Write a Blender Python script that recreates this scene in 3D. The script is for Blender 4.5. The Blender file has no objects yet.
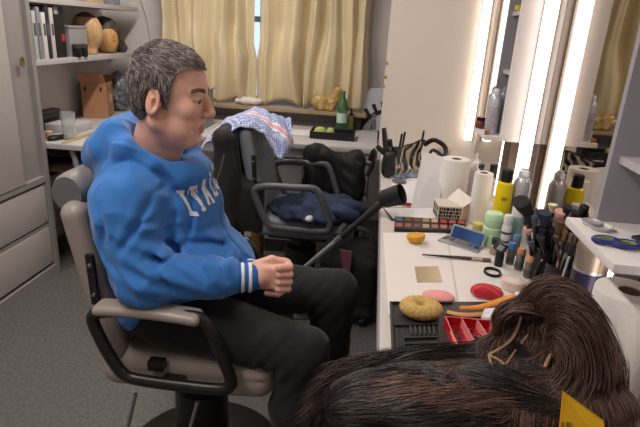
import bpy, bmesh, math, random
import numpy as np
from mathutils import Vector, Matrix
from mathutils.bvhtree import BVHTree
random.seed(7); rng = np.random.default_rng(7)
S = bpy.context.scene; COL = S.collection; PI = math.pi
V = Vector
# ---------------------------------------------------------------- camera
F, CX, CY, H = 525., 320., 213.5, 1.40
dn = np.array([233-320., -(1716-213.5), -F]); dn /= np.linalg.norm(dn)
dy = np.array([382-320., 213.5-34, -F]); dy -= dn*dy.dot(dn); dy /= np.linalg.norm(dy)
R_ = np.array([np.cross(dy, -dn), dy, -dn])        # rows: world x, y, z in camera axes
cd = bpy.data.cameras.new('camera'); cam = bpy.data.objects.new('camera', cd); COL.objects.link(cam)
cam.matrix_world = Matrix([[*R_[0], 0], [*R_[1], 0], [*R_[2], H], [0, 0, 0, 1]])
cd.sensor_width = 36; cd.lens = F*36/640; cd.clip_start = .02; S.camera = cam
def _ray(u, v): return R_ @ np.array([u-CX, CY-v, -F])
def PY(u, v, y): d = _ray(u, v); t = y/d[1]; return V((t*d[0], y, H+t*d[2]))
def PZ(u, v, z): d = _ray(u, v); t = (z-H)/d[2]; return V((t*d[0], t*d[1], z))
def PX(u, v, x): d = _ray(u, v); t = x/d[0]; return V((x, t*d[1], H+t*d[2]))
# ---------------------------------------------------------------- light
S.view_settings.view_transform = 'Standard'; S.view_settings.look = 'None'
S.view_settings.gamma = 1; S.view_settings.use_curve_mapping = False
S.view_settings.exposure = 0.0
w = bpy.data.worlds.new('daylight'); S.world = w; w.use_nodes = True
w.node_tree.nodes['Background'].inputs[0].default_value = (.62, .72, 1, 1)
w.node_tree.nodes['Background'].inputs[1].default_value = 1.6
STRIP, CEIL = 4.8, 6.0
# ---------------------------------------------------------------- materials
def lin(c):
    if isinstance(c, str): c = [int(c[i:i+2], 16)/255 for i in (0, 2, 4)]
    return tuple(x/12.92 if x <= .04045 else ((x+.055)/1.055)**2.4 for x in c)+(1,)
_m = {}
def M(name, col, rough=.5, metal=0, bump=0, scale=60, var=.0, col2=None, stretch=None, trans=0, ior=1.45, emis=0, coat=0, sheen=0, alpha=1, kind='noise'):
    if name in _m: return _m[name]
    m = bpy.data.materials.new(name); m.use_nodes = True; nt = m.node_tree; b = nt.nodes['Principled BSDF']
    c = lin(col); b.inputs['Base Color'].default_value = c
    b.inputs['Roughness'].default_value = rough; b.inputs['Metallic'].default_value = metal
    b.inputs['Transmission Weight'].default_value = trans; b.inputs['IOR'].default_value = ior
    b.inputs['Coat Weight'].default_value = coat; b.inputs['Sheen Weight'].default_value = sheen; b.inputs['Alpha'].default_value = alpha
    if emis: b.inputs['Emission Color'].default_value = c; b.inputs['Emission Strength'].default_value = emis
    if var or col2 or bump:
        tc = nt.nodes.new('ShaderNodeTexCoord'); mp = nt.nodes.new('ShaderNodeMapping'); nt.links.new(tc.outputs['Object'], mp.inputs[0])
        if stretch: mp.inputs['Scale'].default_value = stretch
        if kind == 'noise':
            n = nt.nodes.new('ShaderNodeTexNoise'); n.inputs['Scale'].default_value = scale; n.inputs['Detail'].default_value = 5; fac = n.outputs['Fac']
        elif kind == 'checker':
            n = nt.nodes.new('ShaderNodeTexChecker'); n.inputs['Scale'].default_value = scale; fac = n.outputs['Fac']
        elif kind == 'wave':
            n = nt.nodes.new('ShaderNodeTexWave'); n.inputs['Scale'].default_value = scale; n.inputs['Distortion'].default_value = 14; n.inputs['Detail'].default_value = 1; fac = n.outputs['Fac']
        else:
            n = nt.nodes.new('ShaderNodeTexVoronoi'); n.inputs['Scale'].default_value = scale; fac = n.outputs['Distance']
        nt.links.new(mp.outputs[0], n.inputs['Vector'])
        if var or col2:
            r = nt.nodes.new('ShaderNodeValToRGB'); nt.links.new(fac, r.inputs[0])
            c2 = lin(col2) if col2 else tuple(min(1, x*(1+var)) for x in c[:3])+(1,)
            c1 = c if col2 else tuple(x*(1-var) for x in c[:3])+(1,)
            r.color_ramp.elements[0].color = c1; r.color_ramp.elements[1].color = c2
            if kind == 'noise': r.color_ramp.elements[0].position = .38; r.color_ramp.elements[1].position = .64
            if kind == 'wave': r.color_ramp.elements[0].position = .5; r.color_ramp.elements[1].position = .9
            nt.links.new(r.outputs[0], b.inputs['Base Color'])
        if bump:
            bp = nt.nodes.new('ShaderNodeBump'); bp.inputs['Strength'].default_value = bump; bp.inputs['Distance'].default_value = .003
            nt.links.new(fac, bp.inputs['Height']); nt.links.new(bp.outputs[0], b.inputs['Normal'])
    _m[name] = m; return m
# ---------------------------------------------------------------- mesh helpers
def box(bm, c, s, rot=None, bev=0):
    g = bmesh.ops.create_cube(bm, size=1)['verts']
    mt = Matrix.Translation(c) @ (rot.to_4x4() if rot else Matrix()) @ Matrix.Diagonal((*s, 1))
    bmesh.ops.transform(bm, matrix=mt, verts=g)
    if bev:
        es = list({e for v in g for e in v.link_edges})
        bmesh.ops.bevel(bm, geom=es, offset=bev, segments=2, affect='EDGES', profile=.6)
def bx(x0, x1, y0, y1, z0, z1, bev=0, bm=None):
    bm = bm or bmesh.new(); box(bm, ((x0+x1)/2, (y0+y1)/2, (z0+z1)/2), (x1-x0, y1-y0, z1-z0), None, bev); return bm
def frame_of(d):
    d = V(d).normalized(); a = V((0, 0, 1)) if abs(d.z) < .95 else V((1, 0, 0))
    x = a.cross(d).normalized(); return x, d.cross(x), d
def lathe(bm, prof, base=(0, 0, 0), axis=(0, 0, 1), seg=24, sx=1, sy=1):
    x, y, d = (V((1, 0, 0)), V((0, 1, 0)), V((0, 0, 1))) if tuple(axis) == (0, 0, 1) else frame_of(axis)
    base = V(base); rings = []
    for r, h in prof:
        if r < 1e-5: rings.append([bm.verts.new(base+d*h)])
        else: rings.append([bm.verts.new(base+d*h+x*(r*sx*math.cos(2*PI*k/seg))+y*(r*sy*math.sin(2*PI*k/seg))) for k in range(seg)])
    for a, b in zip(rings, rings[1:]):
        for k in range(seg):
            k2 = (k+1) % seg
            if len(a) == 1 and len(b) == 1: continue
            f = [a[0], b[k2], b[k]] if len(a) == 1 else ([a[k], a[k2], b[0]] if len(b) == 1 else [a[k], a[k2], b[k2], b[k]])
            bm.faces.new(f)
    if len(rings[0]) > 1: bm.faces.new(rings[0][::-1])
    if len(rings[-1]) > 1: bm.faces.new(rings[-1])
    return bm
def cyl(bm, p0, p1, r0, r1=None, seg=16):
    r1 = r0 if r1 is None else r1; d = V(p1)-V(p0)
    ax = (0, 0, 1) if abs(d.x)+abs(d.y) < 1e-6 and d.z > 0 else d
    return lathe(bm, [(r0, 0), (r1, d.length)], p0, ax, seg)
def catmull(pts, n=8, closed=False):
    pts = [V(p) for p in pts]; out = []; L = len(pts)
    for i in range(L if closed else L-1):
        g = (lambda k: pts[k % L]) if closed else (lambda k: pts[max(0, min(L-1, k))])
        a, b, c, d = g(i-1), g(i), g(i+1), g(i+2)
        for k in range(n):
            t = k/n; out.append(.5*((2*b)+(c-a)*t+(2*a-5*b+4*c-d)*t*t+(3*b-a-3*c+d)*t**3))
    if not closed: out.append(pts[-1])
    return out
def tube(bm, pts, r, seg=8, closed=False, smooth=0, sx=1, sy=1, up=None):
    if smooth: pts = catmull(pts, smooth, closed)
    pts = [V(p) for p in pts]; n = len(pts); rings = []; nx = None
    for i in range(n):
        a = pts[i-1] if (i or closed) else pts[0]; b = pts[(i+1) % n] if (i < n-1 or closed) else pts[-1]
        t = (b-a).normalized()
        if up is not None: x = V(up).cross(t).normalized()
        elif nx is None: x = frame_of(t)[0]
        else: x = (nx-t*nx.dot(t)).normalized()
        nx = x; y = t.cross(x); rr = r(i/(n-1)) if callable(r) else r
        rings.append([bm.verts.new(pts[i]+x*(rr*sx*math.cos(2*PI*k/seg))+y*(rr*sy*math.sin(2*PI*k/seg))) for k in range(seg)])
    for i in range(n if closed else n-1):
        a, b = rings[i], rings[(i+1) % n]
        for k in range(seg): bm.faces.new([a[k], a[(k+1) % seg], b[(k+1) % seg], b[k]])
    if not closed: bm.faces.new(rings[0][::-1]); bm.faces.new(rings[-1])
    return bm
def prism(bm, poly, h):            # poly: list of 3d points, h: extrusion vector
    a = [bm.verts.new(V(p)) for p in poly]; b = [bm.verts.new(V(p)+V(h)) for p in poly]; n = len(a)
    bm.faces.new(a[::-1]); bm.faces.new(b)
    for k in range(n): bm.faces.new([a[k], a[(k+1) % n], b[(k+1) % n], b[k]])
    return bm
def sheet(bm, fn, nu, nv, thick=0):
    g = [[bm.verts.new(V(fn(i/nu, j/nv))) for j in range(nv+1)] for i in range(nu+1)]
    fs = [bm.faces.new([g[i][j], g[i+1][j], g[i+1][j+1], g[i][j+1]]) for i in range(nu) for j in range(nv)]
    if thick:
        bm.normal_update(); bmesh.ops.solidify(bm, geom=fs, thickness=thick)
    return bm
def obj(name, bm, mat, parent=None, world=True, smooth=40):
    me = bpy.data.meshes.new(name)
    bmesh.ops.recalc_face_normals(bm, faces=bm.faces[:]) if len(bm.faces) < 40000 else None
    bm.to_mesh(me); bm.free()
    for m in (mat if isinstance(mat, (list, tuple)) else [mat]): me.materials.append(m)
    return link(name, me, parent, world, smooth)
def link(name, me, parent=None, world=True, smooth=40):
    o = bpy.data.objects.new(name, me); COL.objects.link(o)
    if parent is not None:
        if world:
            q = parent; off = V((0, 0, 0)); mt = Matrix()
            chain = []
            while q: chain.append(q); q = q.parent
            for q in reversed(chain): mt = mt @ Matrix.Translation(q.location) @ q.rotation_euler.to_matrix().to_4x4()
            me.transform(mt.inverted())
        o.parent = parent
    if smooth:
        me.shade_smooth()
        if smooth < 180: me.set_sharp_from_angle(angle=math.radians(smooth))
    return o
def tag(o, label, cat, group=None, kind=None):
    o['label'] = label; o['category'] = cat
    if group: o['group'] = group
    if kind: o['kind'] = kind
    return o
def thing(name, label, cat, loc=(0, 0, 0), rz=0, group=None):
    o = bpy.data.objects.new(name, None); COL.objects.link(o); o.location = loc; o.rotation_euler = (0, 0, rz); o.empty_display_size = .05
    return tag(o, label, cat, group)
def single(name, bm, mat, label, cat, group=None, kind=None, smooth=40):
    o = obj(name, bm, mat, smooth=smooth); recenter(o); return tag(o, label, cat, group, kind)
def recenter(o):
    me = o.data; n = len(me.vertices); a = np.empty(n*3); me.vertices.foreach_get('co', a); a = a.reshape(-1, 3)
    lo, hi = a.min(0), a.max(0); c = V(((lo[0]+hi[0])/2, (lo[1]+hi[1])/2, lo[2])); me.transform(Matrix.Translation(-c)); o.location = c
def struct(name, bm, mat, smooth=0):
    o = obj(name, bm, mat, smooth=smooth); o['kind'] = 'structure'; return o
def dup(root, loc, rz=0, label=None):
    r = root.copy(); COL.objects.link(r); r.location = loc; r.rotation_euler = (0, 0, rz)
    if label: r['label'] = label
    for ch in list(root.children):
        c = ch.copy(); COL.objects.link(c); c.parent = r
        for g in ch.children:
            d = g.copy(); COL.objects.link(d); d.parent = c
    return r
# ---------------------------------------------------------------- implicit surfaces
A_ = lambda p: np.array(p, dtype=np.float32)
def s_ell(p, c, r, R=None):
    q = p-A_(c)
    if R is not None: q = q @ A_(R)
    r = A_(r); k0 = np.linalg.norm(q/r, axis=1); k1 = np.linalg.norm(q/(r*r), axis=1)+1e-9
    return k0*(k0-1)/k1
def s_cap(p, a, b, ra, rb=None):
    rb = ra if rb is None else rb; a = A_(a); b = A_(b); ab = b-a; q = p-a
    t = np.clip(q@ab/max(1e-9, ab@ab), 0, 1); return np.linalg.norm(q-t[:, None]*ab, axis=1)-(ra+(rb-ra)*t)
def s_chain(p, pts, rs, k=.01):
    d = None
    for i in range(len(pts)-1):
        e = s_cap(p, pts[i], pts[i+1], rs[i], rs[i+1]); d = e if d is None else smin(d, e, k)
    return d
def s_box(p, c, h, r=.01, R=None):
    q = p-A_(c)
    if R is not None: q = q @ A_(R)
    q = np.abs(q)-A_(h)+r
    return np.linalg.norm(np.maximum(q, 0), axis=1)+np.minimum(q.max(1), 0)-r
def smin(a, b, k):
    h = np.clip(.5+.5*(b-a)/k, 0, 1); return b*(1-h)+a*h-k*h*(1-h)
def smax(a, b, k): return -smin(-a, -b, k)
_ph = rng.uniform(0, 6.28, (40, 3)); _dr = rng.normal(size=(40, 3)); _dr /= np.linalg.norm(_dr, axis=1)[:, None]
def wob(p, freq, seed=0, st=(1, 1, 1)):      # smooth pseudo-noise in about -1..1
    q = p*A_(st)*freq; s = 0
    for i in range(4):
        d = _dr[(seed*5+i) % 40]; e = _dr[(seed*7+i+13) % 40]
        s = s+np.sin(q@A_(d)*(1+.37*i)+_ph[(seed+i) % 40, 0]+1.7*np.sin(q@A_(e)*.6+_ph[(seed+i) % 40, 1]))
    return s/4
def ridge(p, freq, seed=0, st=(1, 1, 1)): return 1-np.abs(wob(p, freq, seed, st))*2
def sdf(f, lo, hi, h, matf=None, nm='m'):
    lo = np.array(lo, float); hi = np.array(hi, float); B = 10
    nb = np.ceil((hi-lo)/h/B).astype(int); n = nb*B+1
    cc = np.stack(np.meshgrid(*[(np.arange(k)+.5)*B*h+l for k, l in zip(nb, lo)], indexing='ij'), -1).reshape(-1, 3).astype(np.float32)
    dc = f(cc); near = np.abs(dc) < B*h*1.25+.012
    val = np.full(n, 1, np.float32); sg = (dc < 0).reshape(nb)
    big = np.repeat(np.repeat(np.repeat(sg, B, 0), B, 1), B, 2); val[:-1, :-1, :-1][big] = -1
    r = np.arange(B+1); loc = np.stack(np.meshgrid(r, r, r, indexing='ij'), -1).reshape(-1, 3)
    bi = np.stack(np.unravel_index(np.nonzero(near)[0], nb), -1)*B
    for s in range(0, len(bi), 150):
        ix = (bi[s:s+150, None, :]+loc[None]).reshape(-1, 3)
        val[ix[:, 0], ix[:, 1], ix[:, 2]] = f((ix*h+lo).astype(np.float32))
    ins = val < 0; c8 = [ins[a:n[0]-1+a, b:n[1]-1+b, c:n[2]-1+c] for a in (0, 1) for b in (0, 1) for c in (0, 1)]
    al = c8[0].copy(); an = c8[0].copy()
    for c in c8[1:]: al &= c; an |= c
    ci = np.argwhere(an & ~al); acc = np.zeros((len(ci), 3)); cnt = np.zeros(len(ci))
    O = [(a, b, c) for a in (0, 1) for b in (0, 1) for c in (0, 1)]
    for i in range(8):
        for j in range(i+1, 8):
            if sum(abs(O[i][k]-O[j][k]) for k in range(3)) != 1: continue
            p0, p1 = ci+O[i], ci+O[j]; v0 = val[tuple(p0.T)]; v1 = val[tuple(p1.T)]; x = (v0 < 0) != (v1 < 0)
            t = np.where(x, v0/np.where(x, v0-v1, 1), 0); acc += np.where(x[:, None], p0+(p1-p0)*t[:, None], 0); cnt += x
    vs = acc/cnt[:, None]*h+lo; idx = np.full(np.array(n)-1, -1, np.int32); idx[tuple(ci.T)] = np.arange(len(ci))
    quads = []
    for ax in range(3):
        sl0 = [slice(1, -1)]*3; sl1 = [slice(1, -1)]*3; sl0[ax] = slice(0, -1); sl1[ax] = slice(1, None)
        a, b = ins[tuple(sl0)], ins[tuple(sl1)]; e = np.argwhere(a != b); off = np.ones(3, int); off[ax] = 0; e2 = e+off
        flip = a[tuple(e.T)]; u = np.zeros(3, int); w_ = np.zeros(3, int); u[(ax+1) % 3] = 1; w_[(ax+2) % 3] = 1
        q = np.stack([idx[tuple((e2-u-w_).T)], idx[tuple((e2-w_).T)], idx[tuple(e2.T)], idx[tuple((e2-u).T)]], 1)
        q[~flip] = q[~flip][:, ::-1]; quads.append(q)
    q = np.concatenate(quads); q = q[(q >= 0).all(1)]
    me = bpy.data.meshes.new(nm); me.vertices.add(len(vs)); me.vertices.foreach_set('co', vs.astype(np.float32).ravel())
    me.loops.add(len(q)*4); me.loops.foreach_set('vertex_index', q.ravel().astype(np.int32)); me.polygons.add(len(q))
    me.polygons.foreach_set('loop_start', np.arange(0, len(q)*4, 4, dtype=np.int32)); me.update(calc_edges=True)
    if matf is not None:
        me.polygons.foreach_set('material_index', matf(vs[q].mean(1)).astype(np.int32))
    me.validate(); return me
def sobj(name, f, lo, hi, h, mats, parent=None, matf=None, relax=0):
    me = sdf(f, lo, hi, h, matf, name)
    if relax:
        bm = bmesh.new(); bm.from_mesh(me)
        for _ in range(relax): bmesh.ops.smooth_vert(bm, verts=bm.verts, factor=.5, use_axis_x=True, use_axis_y=True, use_axis_z=True)
        bm.to_mesh(me); bm.free()
    for m in (mats if isinstance(mats, (list, tuple)) else [mats]): me.materials.append(m)
    return link(name, me, parent, True, 180)
def ssingle(name, f, lo, hi, h, mats, label, cat, group=None, matf=None, relax=0, kind=None):
    o = sobj(name, f, lo, hi, h, mats, None, matf, relax); recenter(o); return tag(o, label, cat, group, kind)
def strands(name, lines, radii, mats, parent=None, mi=None, seg=3):      # many thin hairs in one mesh; lines: (N, K, 3)
    L = np.asarray(lines, float); N, K, _ = L.shape
    T = np.gradient(L, axis=1); T /= np.linalg.norm(T, axis=2, keepdims=True)+1e-9
    u = np.cross(T, A_((.31, .52, .79))); u /= np.linalg.norm(u, axis=2, keepdims=True)+1e-9; v = np.cross(T, u)
    vs = np.stack([L+radii[:, :, None]*(u*math.cos(2*PI*k/seg)+v*math.sin(2*PI*k/seg)) for k in range(seg)], 2).reshape(-1, 3)
    i = np.arange(N)[:, None, None]; k = np.arange(K-1)[None, :, None]; s = np.arange(seg)[None, None, :]
    b = (i*K+k)*seg; q = np.stack([b+s, b+(s+1) % seg, b+seg+(s+1) % seg, b+seg+s+0*b], -1).reshape(-1, 4)
    me = bpy.data.meshes.new(name); me.vertices.add(len(vs)); me.vertices.foreach_set('co', vs.astype(np.float32).ravel())
    me.loops.add(len(q)*4); me.loops.foreach_set('vertex_index', q.ravel().astype(np.int32)); me.polygons.add(len(q))
    me.polygons.foreach_set('loop_start', np.arange(0, len(q)*4, 4, dtype=np.int32)); me.update(calc_edges=True)
    for m in (mats if isinstance(mats, (list, tuple)) else [mats]): me.materials.append(m)
    if mi is not None: me.polygons.foreach_set('material_index', np.repeat(mi, (K-1)*seg).astype(np.int32))
    return link(name, me, parent, True, 180)
# ================================================================= structure
XR, XL, YB, YF, ZC = .60, -2.05, 3.95, -1.3, 2.6
wallm = M('wall_paint', 'cfc9c6', .85, var=.03, scale=3)
floorm = M('vinyl_floor', '545252', .5, scale=90, col2='686563', bump=.03, stretch=(1, .6, 1))
struct('floor', bx(XL-.1, XR+.1, YF-.1, YB+.1, -.1, 0), floorm)
struct('ceiling', bx(XL-.1, XR+.1, YF-.1, YB+.1, ZC, ZC+.1), M('ceiling_paint', 'd8d4d0', .9))
struct('wall_left', bx(XL-.1, XL, YF-.1, YB+.1, 0, ZC), wallm)
struct('wall_right', bx(XR, XR+.1, YF-.1, YB+.1, 0, ZC), wallm)
struct('wall_front', bx(XL, XR, YF-.1, YF, 0, ZC), wallm)
WX0, WX1, WZ0, WZ1 = -1.45, -.12, .86, 2.2
bm = bx(XL, WX0, YB, YB+.1, 0, ZC); bx(WX1, XR, YB, YB+.1, 0, ZC, bm=bm); bx(WX0, WX1, YB, YB+.1, 0, WZ0, bm=bm); bx(WX0, WX1, YB, YB+.1, WZ1, ZC, bm=bm)
struct('wall_back', bm, wallm)
wfm = M('window_frame_paint', 'c4cbd6', .5)
bm = bmesh.new()
for x in (WX0+.025, -.86, WX1-.025): bx(x-.025, x+.025, YB+.03, YB+.08, WZ0, WZ1, bm=bm)
for z in (WZ0+.025, 1.45, WZ1-.025): bx(WX0, WX1, YB+.035, YB+.075, z-.02, z+.02, bm=bm)
wo = struct('window_1', bm, wfm)
obj('window_pane', bx(WX0+.05, WX1-.05, YB+.052, YB+.057, WZ0+.02, WZ1-.02), M('window_glass', 'eef4ff', .02, trans=1), wo)
struct('trim_1', bx(-1.5, -.06, YB-.24, YB, .835, .86, .004), M('sill_wood', '9a8468', .6, var=.15, scale=20, stretch=(1, 8, 8)))
struct('trim_2', bx(-1.5, -.06, YB-.05, YB, .75, .835), M('sill_face', 'a9a6a8', .6))
struct('baseboard_left', bx(XL, XL+.015, 2.62, YB, 0, .08), wallm)
# lamps on the ceiling (outside the frame): they light the room
def ceil_lamp(x, y, lab, power):
    t = thing('ceiling_lamp', lab, 'ceiling lamp', (x, y, ZC-.08), 0, 'ceiling lamps')
    obj('lamp_housing', bx(x-.09, x+.09, y-.62, y+.62, ZC-.04, ZC, .004), M('lamp_housing', 'e0e0e0', .4), t)
    obj('lamp_diffuser', bx(x-.075, x+.075, y-.6, y+.6, ZC-.08, ZC-.04, .01), M('lamp_diffuser', 'fff3e6', .5, emis=CEIL), t)
    ld = bpy.data.lights.new('lamp_light', 'AREA'); ld.shape = 'RECTANGLE'; ld.size = .15; ld.size_y = 1.2; ld.energy = power; ld.color = (1, .93, .86)
    lo = bpy.data.objects.new('lamp_light', ld); COL.objects.link(lo); lo.parent = t; lo.location = (0, 0, -.01)
ceil_lamp(-.95, .55, 'long ceiling lamp above the camera side of the room', 27)
ceil_lamp(-.95, 2.6, 'long ceiling lamp above the back of the room', 26)

# ================================================================= left side
cabm = M('cabinet_laminate', 'b5afab', .5, var=.02, scale=4); cabf = M('cabinet_frame', '928d8b', .5); cabd = M('cabinet_groove', '8f8a88', .6)
YC = 2.60
t = thing('wardrobe_cabinet', 'tall light grey wardrobe with sliding doors over drawers at the left wall', 'cabinet', (-1.9, 1.8, 0))
obj('body', bx(XL, -1.775, .8, YC, 0, 2.3), cabf, t)
for i, (a, b, x) in enumerate(((.8, 1.62, -1.765), (1.60, 2.40, -1.748))):
    d = obj('sliding_door', bx(x-.015, x+.012, a, b, .575, 2.22, .003), cabm, t)
    yh = (b-.07) if i else a+.06
    if i:
        p = PX(21, 62, -1.74)
        bm = bmesh.new(); lathe(bm, [(.017, 0), (.017, .005), (.0125, .005), (.0115, .0015), (0, .001)], (x+.0125, p.y, p.z), (1, 0, 0), 24, sx=1, sy=1.5)
        obj('recessed_handle', bm, M('brass', 'a08a62', .35, .9), d)
bm = bx(-1.775, -1.735, YC-.03, YC, 0, 2.3); bx(-1.775, -1.74, .8, YC, .545, .575, bm=bm); bx(-1.775, -1.74, .8, YC, 0, .05, bm=bm); bx(-1.775, -1.76, 2.40, YC-.03, .575, 2.22, bm=bm)
obj('frame', bm, cabf, t)
for k, (z0, z1) in enumerate(((.315, .53), (.07, .285))):
    d = obj('drawer', bx(-1.775, -1.748, .82, YC-.035, z0, z1, .004), cabm, t)
    obj('drawer_grip', bx(-1.775, -1.752, .82, YC-.035, z1+.004, z1+.02), cabd, d)
# left desk
deskL = M('left_desk_top', 'bdb9b8', .45)
t = thing('side_desk', 'white narrow desk along the left wall under the shelves', 'desk', (-1.78, 3.2, 0))
obj('worktop', bx(XL, -1.52, YC+.003, 3.90, .72, .75, .003), deskL, t)
obj('leg', bx(-1.58, -1.54, 2.9, 2.94, 0, .72), M('dark_metal', '2b2a2c', .5), t)
obj('back_rail', bx(-2.0, -1.97, YC+.01, 3.88, .45, .7), M('brown_rail', '4a3528', .7), t)
# shelves on the left wall
shm = M('shelf_laminate', 'b9b4b4', .5)
for z, lab in ((1.174, 'lower white wall shelf holding the wig heads'), (1.481, 'upper white wall shelf above the wig heads')):
    single('wall_shelf', bx(XL, -1.75, YC+.003, 3.86, z-.028, z, .002), shm, lab, 'shelf', 'wall shelves')
# cable on wall
single('cable', tube(bmesh.new(), [PY(139, -6, 3.94), PY(143, 5, 3.94), PY(147, 17, 3.94), PY(149, 28, 3.94), PY(151, 40, 3.94)], .006, 6, smooth=6), M('cable_white', 'c9c4c2', .5), 'white cable running down the wall beside the curtain', 'cable')
ZS = 1.174
def onsh(u, x=-1.86, z=ZS):           # place along the shelf by where it should appear
    p = PX(u, 50, x); return p.y
blk = M('black_plastic', '17171a', .4); dkg = M('dark_grey', '3a3a3d', .5)
# books and files
for i, (y, w_, h_, d_, c, lab) in enumerate(((2.66, .03, .24, .2, 'b9b9bd', 'pale grey file at the near end of the lower shelf'), (2.70, .028, .26, .2, '8a8a90', 'grey file second from the cabinet on the lower shelf'), (2.735, .03, .235, .21, 'd5d2cf', 'white file with dark edge on the lower shelf'), (2.775, .032, .27, .2, '2a2a2e', 'slim black book beside the white files'), (2.815, .03, .26, .2, 'c8c2bd', 'cream file beside the black box'))):
    tt = thing('file', lab, 'file', (-1.86, y, ZS), 0, 'files on the lower shelf')
    obj('cover', bx(-1.86-d_/2+.04, -1.86+d_/2, y-w_/2, y+w_/2, ZS, ZS+h_, .003), M('file'+c, c, .5), tt)
    obj('spine_label', bx(-1.86+d_/2, -1.86+d_/2+.001, y-w_*.3, y+w_*.3, ZS+.12, ZS+.18), M('label_dark', '55555c', .5), tt)
t = thing('box', 'tall black box with a red sticker on the lower shelf', 'box', (-1.85, 2.91, ZS))
obj('carton', bx(-1.93, -1.775, 2.86, 2.955, ZS, ZS+.27, .003), M('black_card', '1c1b1f', .5), t)
obj('sticker', bx(-1.775, -1.7735, 2.915, 2.945, ZS+.09, ZS+.125), M('red_sticker', 'b52a38', .5), t)
obj('stripe', bx(-1.775, -1.7735, 2.862, 2.90, ZS+.23, ZS+.27), M('label_grey', '9b9ba2', .5), t)
t = thing('storage_box', 'frosted clear plastic box on the lower shelf', 'box', (-1.84, 3.09, ZS))
fro = M('frosted_plastic', 'cfcfd4', .35, trans=.55)
bm = bx(-1.92, -1.78, 3.0, 3.19, ZS, ZS+.01); 
for a in ((-1.92, -1.915, 3.0, 3.19), (-1.785, -1.78, 3.0, 3.19), (-1.915, -1.785, 3.0, 3.005), (-1.915, -1.785, 3.185, 3.19)): bx(*a, ZS+.01, ZS+.16, bm=bm)
obj('tub', bm, fro, t); obj('lid', bx(-1.925, -1.775, 2.995, 3.195, ZS+.16, ZS+.172, .003), fro, t)
for k, y in enumerate((3.03, 3.10)):
    t = thing('jar', ('small black jar in front of the clear box, nearer the files', 'small black jar in front of the clear box, nearer the wig heads')[k], 'jar', (-1.762, y, ZS), 0, 'small black jars on the shelf')
    bm = bmesh.new(); lathe(bm, [(.02, 0), (.024, .01), (.024, .045)], (-1.757-.0, y, ZS), seg=20); obj('body', bm, blk, t)
    bm = bmesh.new(); lathe(bm, [(.021, .045), (.026, .05), (.026, .068), (.02, .072), (0, .073)], (-1.757, y, ZS), seg=20); obj('lid', bm, dkg, t)
# wooden wig heads
wood = M('pale_wood', 'c9a478', .5, var=.14, scale=12, stretch=(4, 4, .6)); wood2 = M('honey_wood', 'c4935a', .5, var=.12, scale=14, stretch=(3, 3, 1))
c = V((-1.86, 3.34, ZS))
f = lambda p: smin(s_ell(p, c+V((0, 0, .155)), (.09, .078, .098)), smin(s_cap(p, c+V((0, 0, .02)), c+V((0, 0, .1)), .055, .05), s_ell(p, c+V((.04, 0, .11)), (.05, .05, .07)), .03), .04)
g = lambda p: np.maximum(f(p), ZS+.0005-p[:, 2])
t = thing('wooden_head', 'tall pale wooden wig head with darker top on the lower shelf', 'wooden head', c, 0, 'wooden wig heads')
sobj('head_block', g, c+V((-.14, -.13, -.02)), c+V((.14, .13, .3)), .006, [wood, M('dark_wood_cap', '5d4030', .5)], t, lambda q: (q[:, 2] > ZS+.222).astype(int))
c2 = V((-1.86, 3.585, ZS))
R2 = np.array(Matrix.Rotation(-.2, 3, 'Y'))
f2 = lambda p: np.maximum(smin(s_ell(p, c2+V((.0, -.03, .11)), (.085, .08, .10)), smin(s_ell(p, c2+V((.05, -.05, .075)), (.05, .05, .07)), s_cap(p, c2, c2+V((0, 0, .06)), .05), .02), .03), ZS+.0005-p[:, 2])
t = thing('wooden_head', 'honey coloured wooden head with a drawn face under a dark wig', 'wooden head', c2, 0, 'wooden wig heads')
sobj('head_block', f2, c2+V((-.12, -.14, -.02)), c2+V((.14, .13, .26)), .006, wood2, t)
bm = bmesh.new(); q = c2+V((.095, -.062, .075)); tube(bm, [q+V((-.004, -.022, .01)), q+V((.0, -.005, .004)), q+V((-.004, .015, .008))], .003, 6); tube(bm, [q+V((-.006, -.018, .03)), q+V((-.004, -.0, .036))], .0025, 6)
obj('painted_face', bm, blk, t)
f3 = lambda p: np.maximum(np.maximum(smin(s_ell(p, c2+V((-.005, -.01, .13)), (.098, .10, .105)), s_cap(p, c2+V((.0, .06, .12)), c2+V((.03, .15, .03)), .055, .04), .05)+.004*wob(p, 90, 3), -s_ell(p, c2+V((.06, -.075, .06)), (.09, .09, .10))), ZS+.001-p[:, 2])
ssingle('wig', f3, c2+V((-.15, -.15, -.02)), c2+V((.15, .26, .3)), .006, M('dark_wig_hair', '4d4138', .6, var=.4, scale=60, stretch=(1, 1, .3), bump=.5), 'short dark brown wig on the honey coloured wooden head', 'wig')
# upper shelf odds
for y, w_, c, lab in ((3.35, .2, 'c8a98c', 'peach coloured box on the upper shelf'), (3.62, .12, '8e8f9a', 'grey box at the far end of the upper shelf'), (3.1, .16, 'a8a2a0', 'pale box near the middle of the upper shelf')):
    t = thing('box', lab, 'box', (-1.86, y, 1.481), 0, 'boxes on the upper shelf')
    obj('carton', bx(-1.95, -1.79, y-w_/2, y+w_/2, 1.481, 1.56, .004), M('up'+c, c, .6), t); obj('lid', bx(-1.955, -1.785, y-w_/2-.004, y+w_/2+.004, 1.56, 1.585, .004), M('up'+c, c, .6), t)
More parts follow.
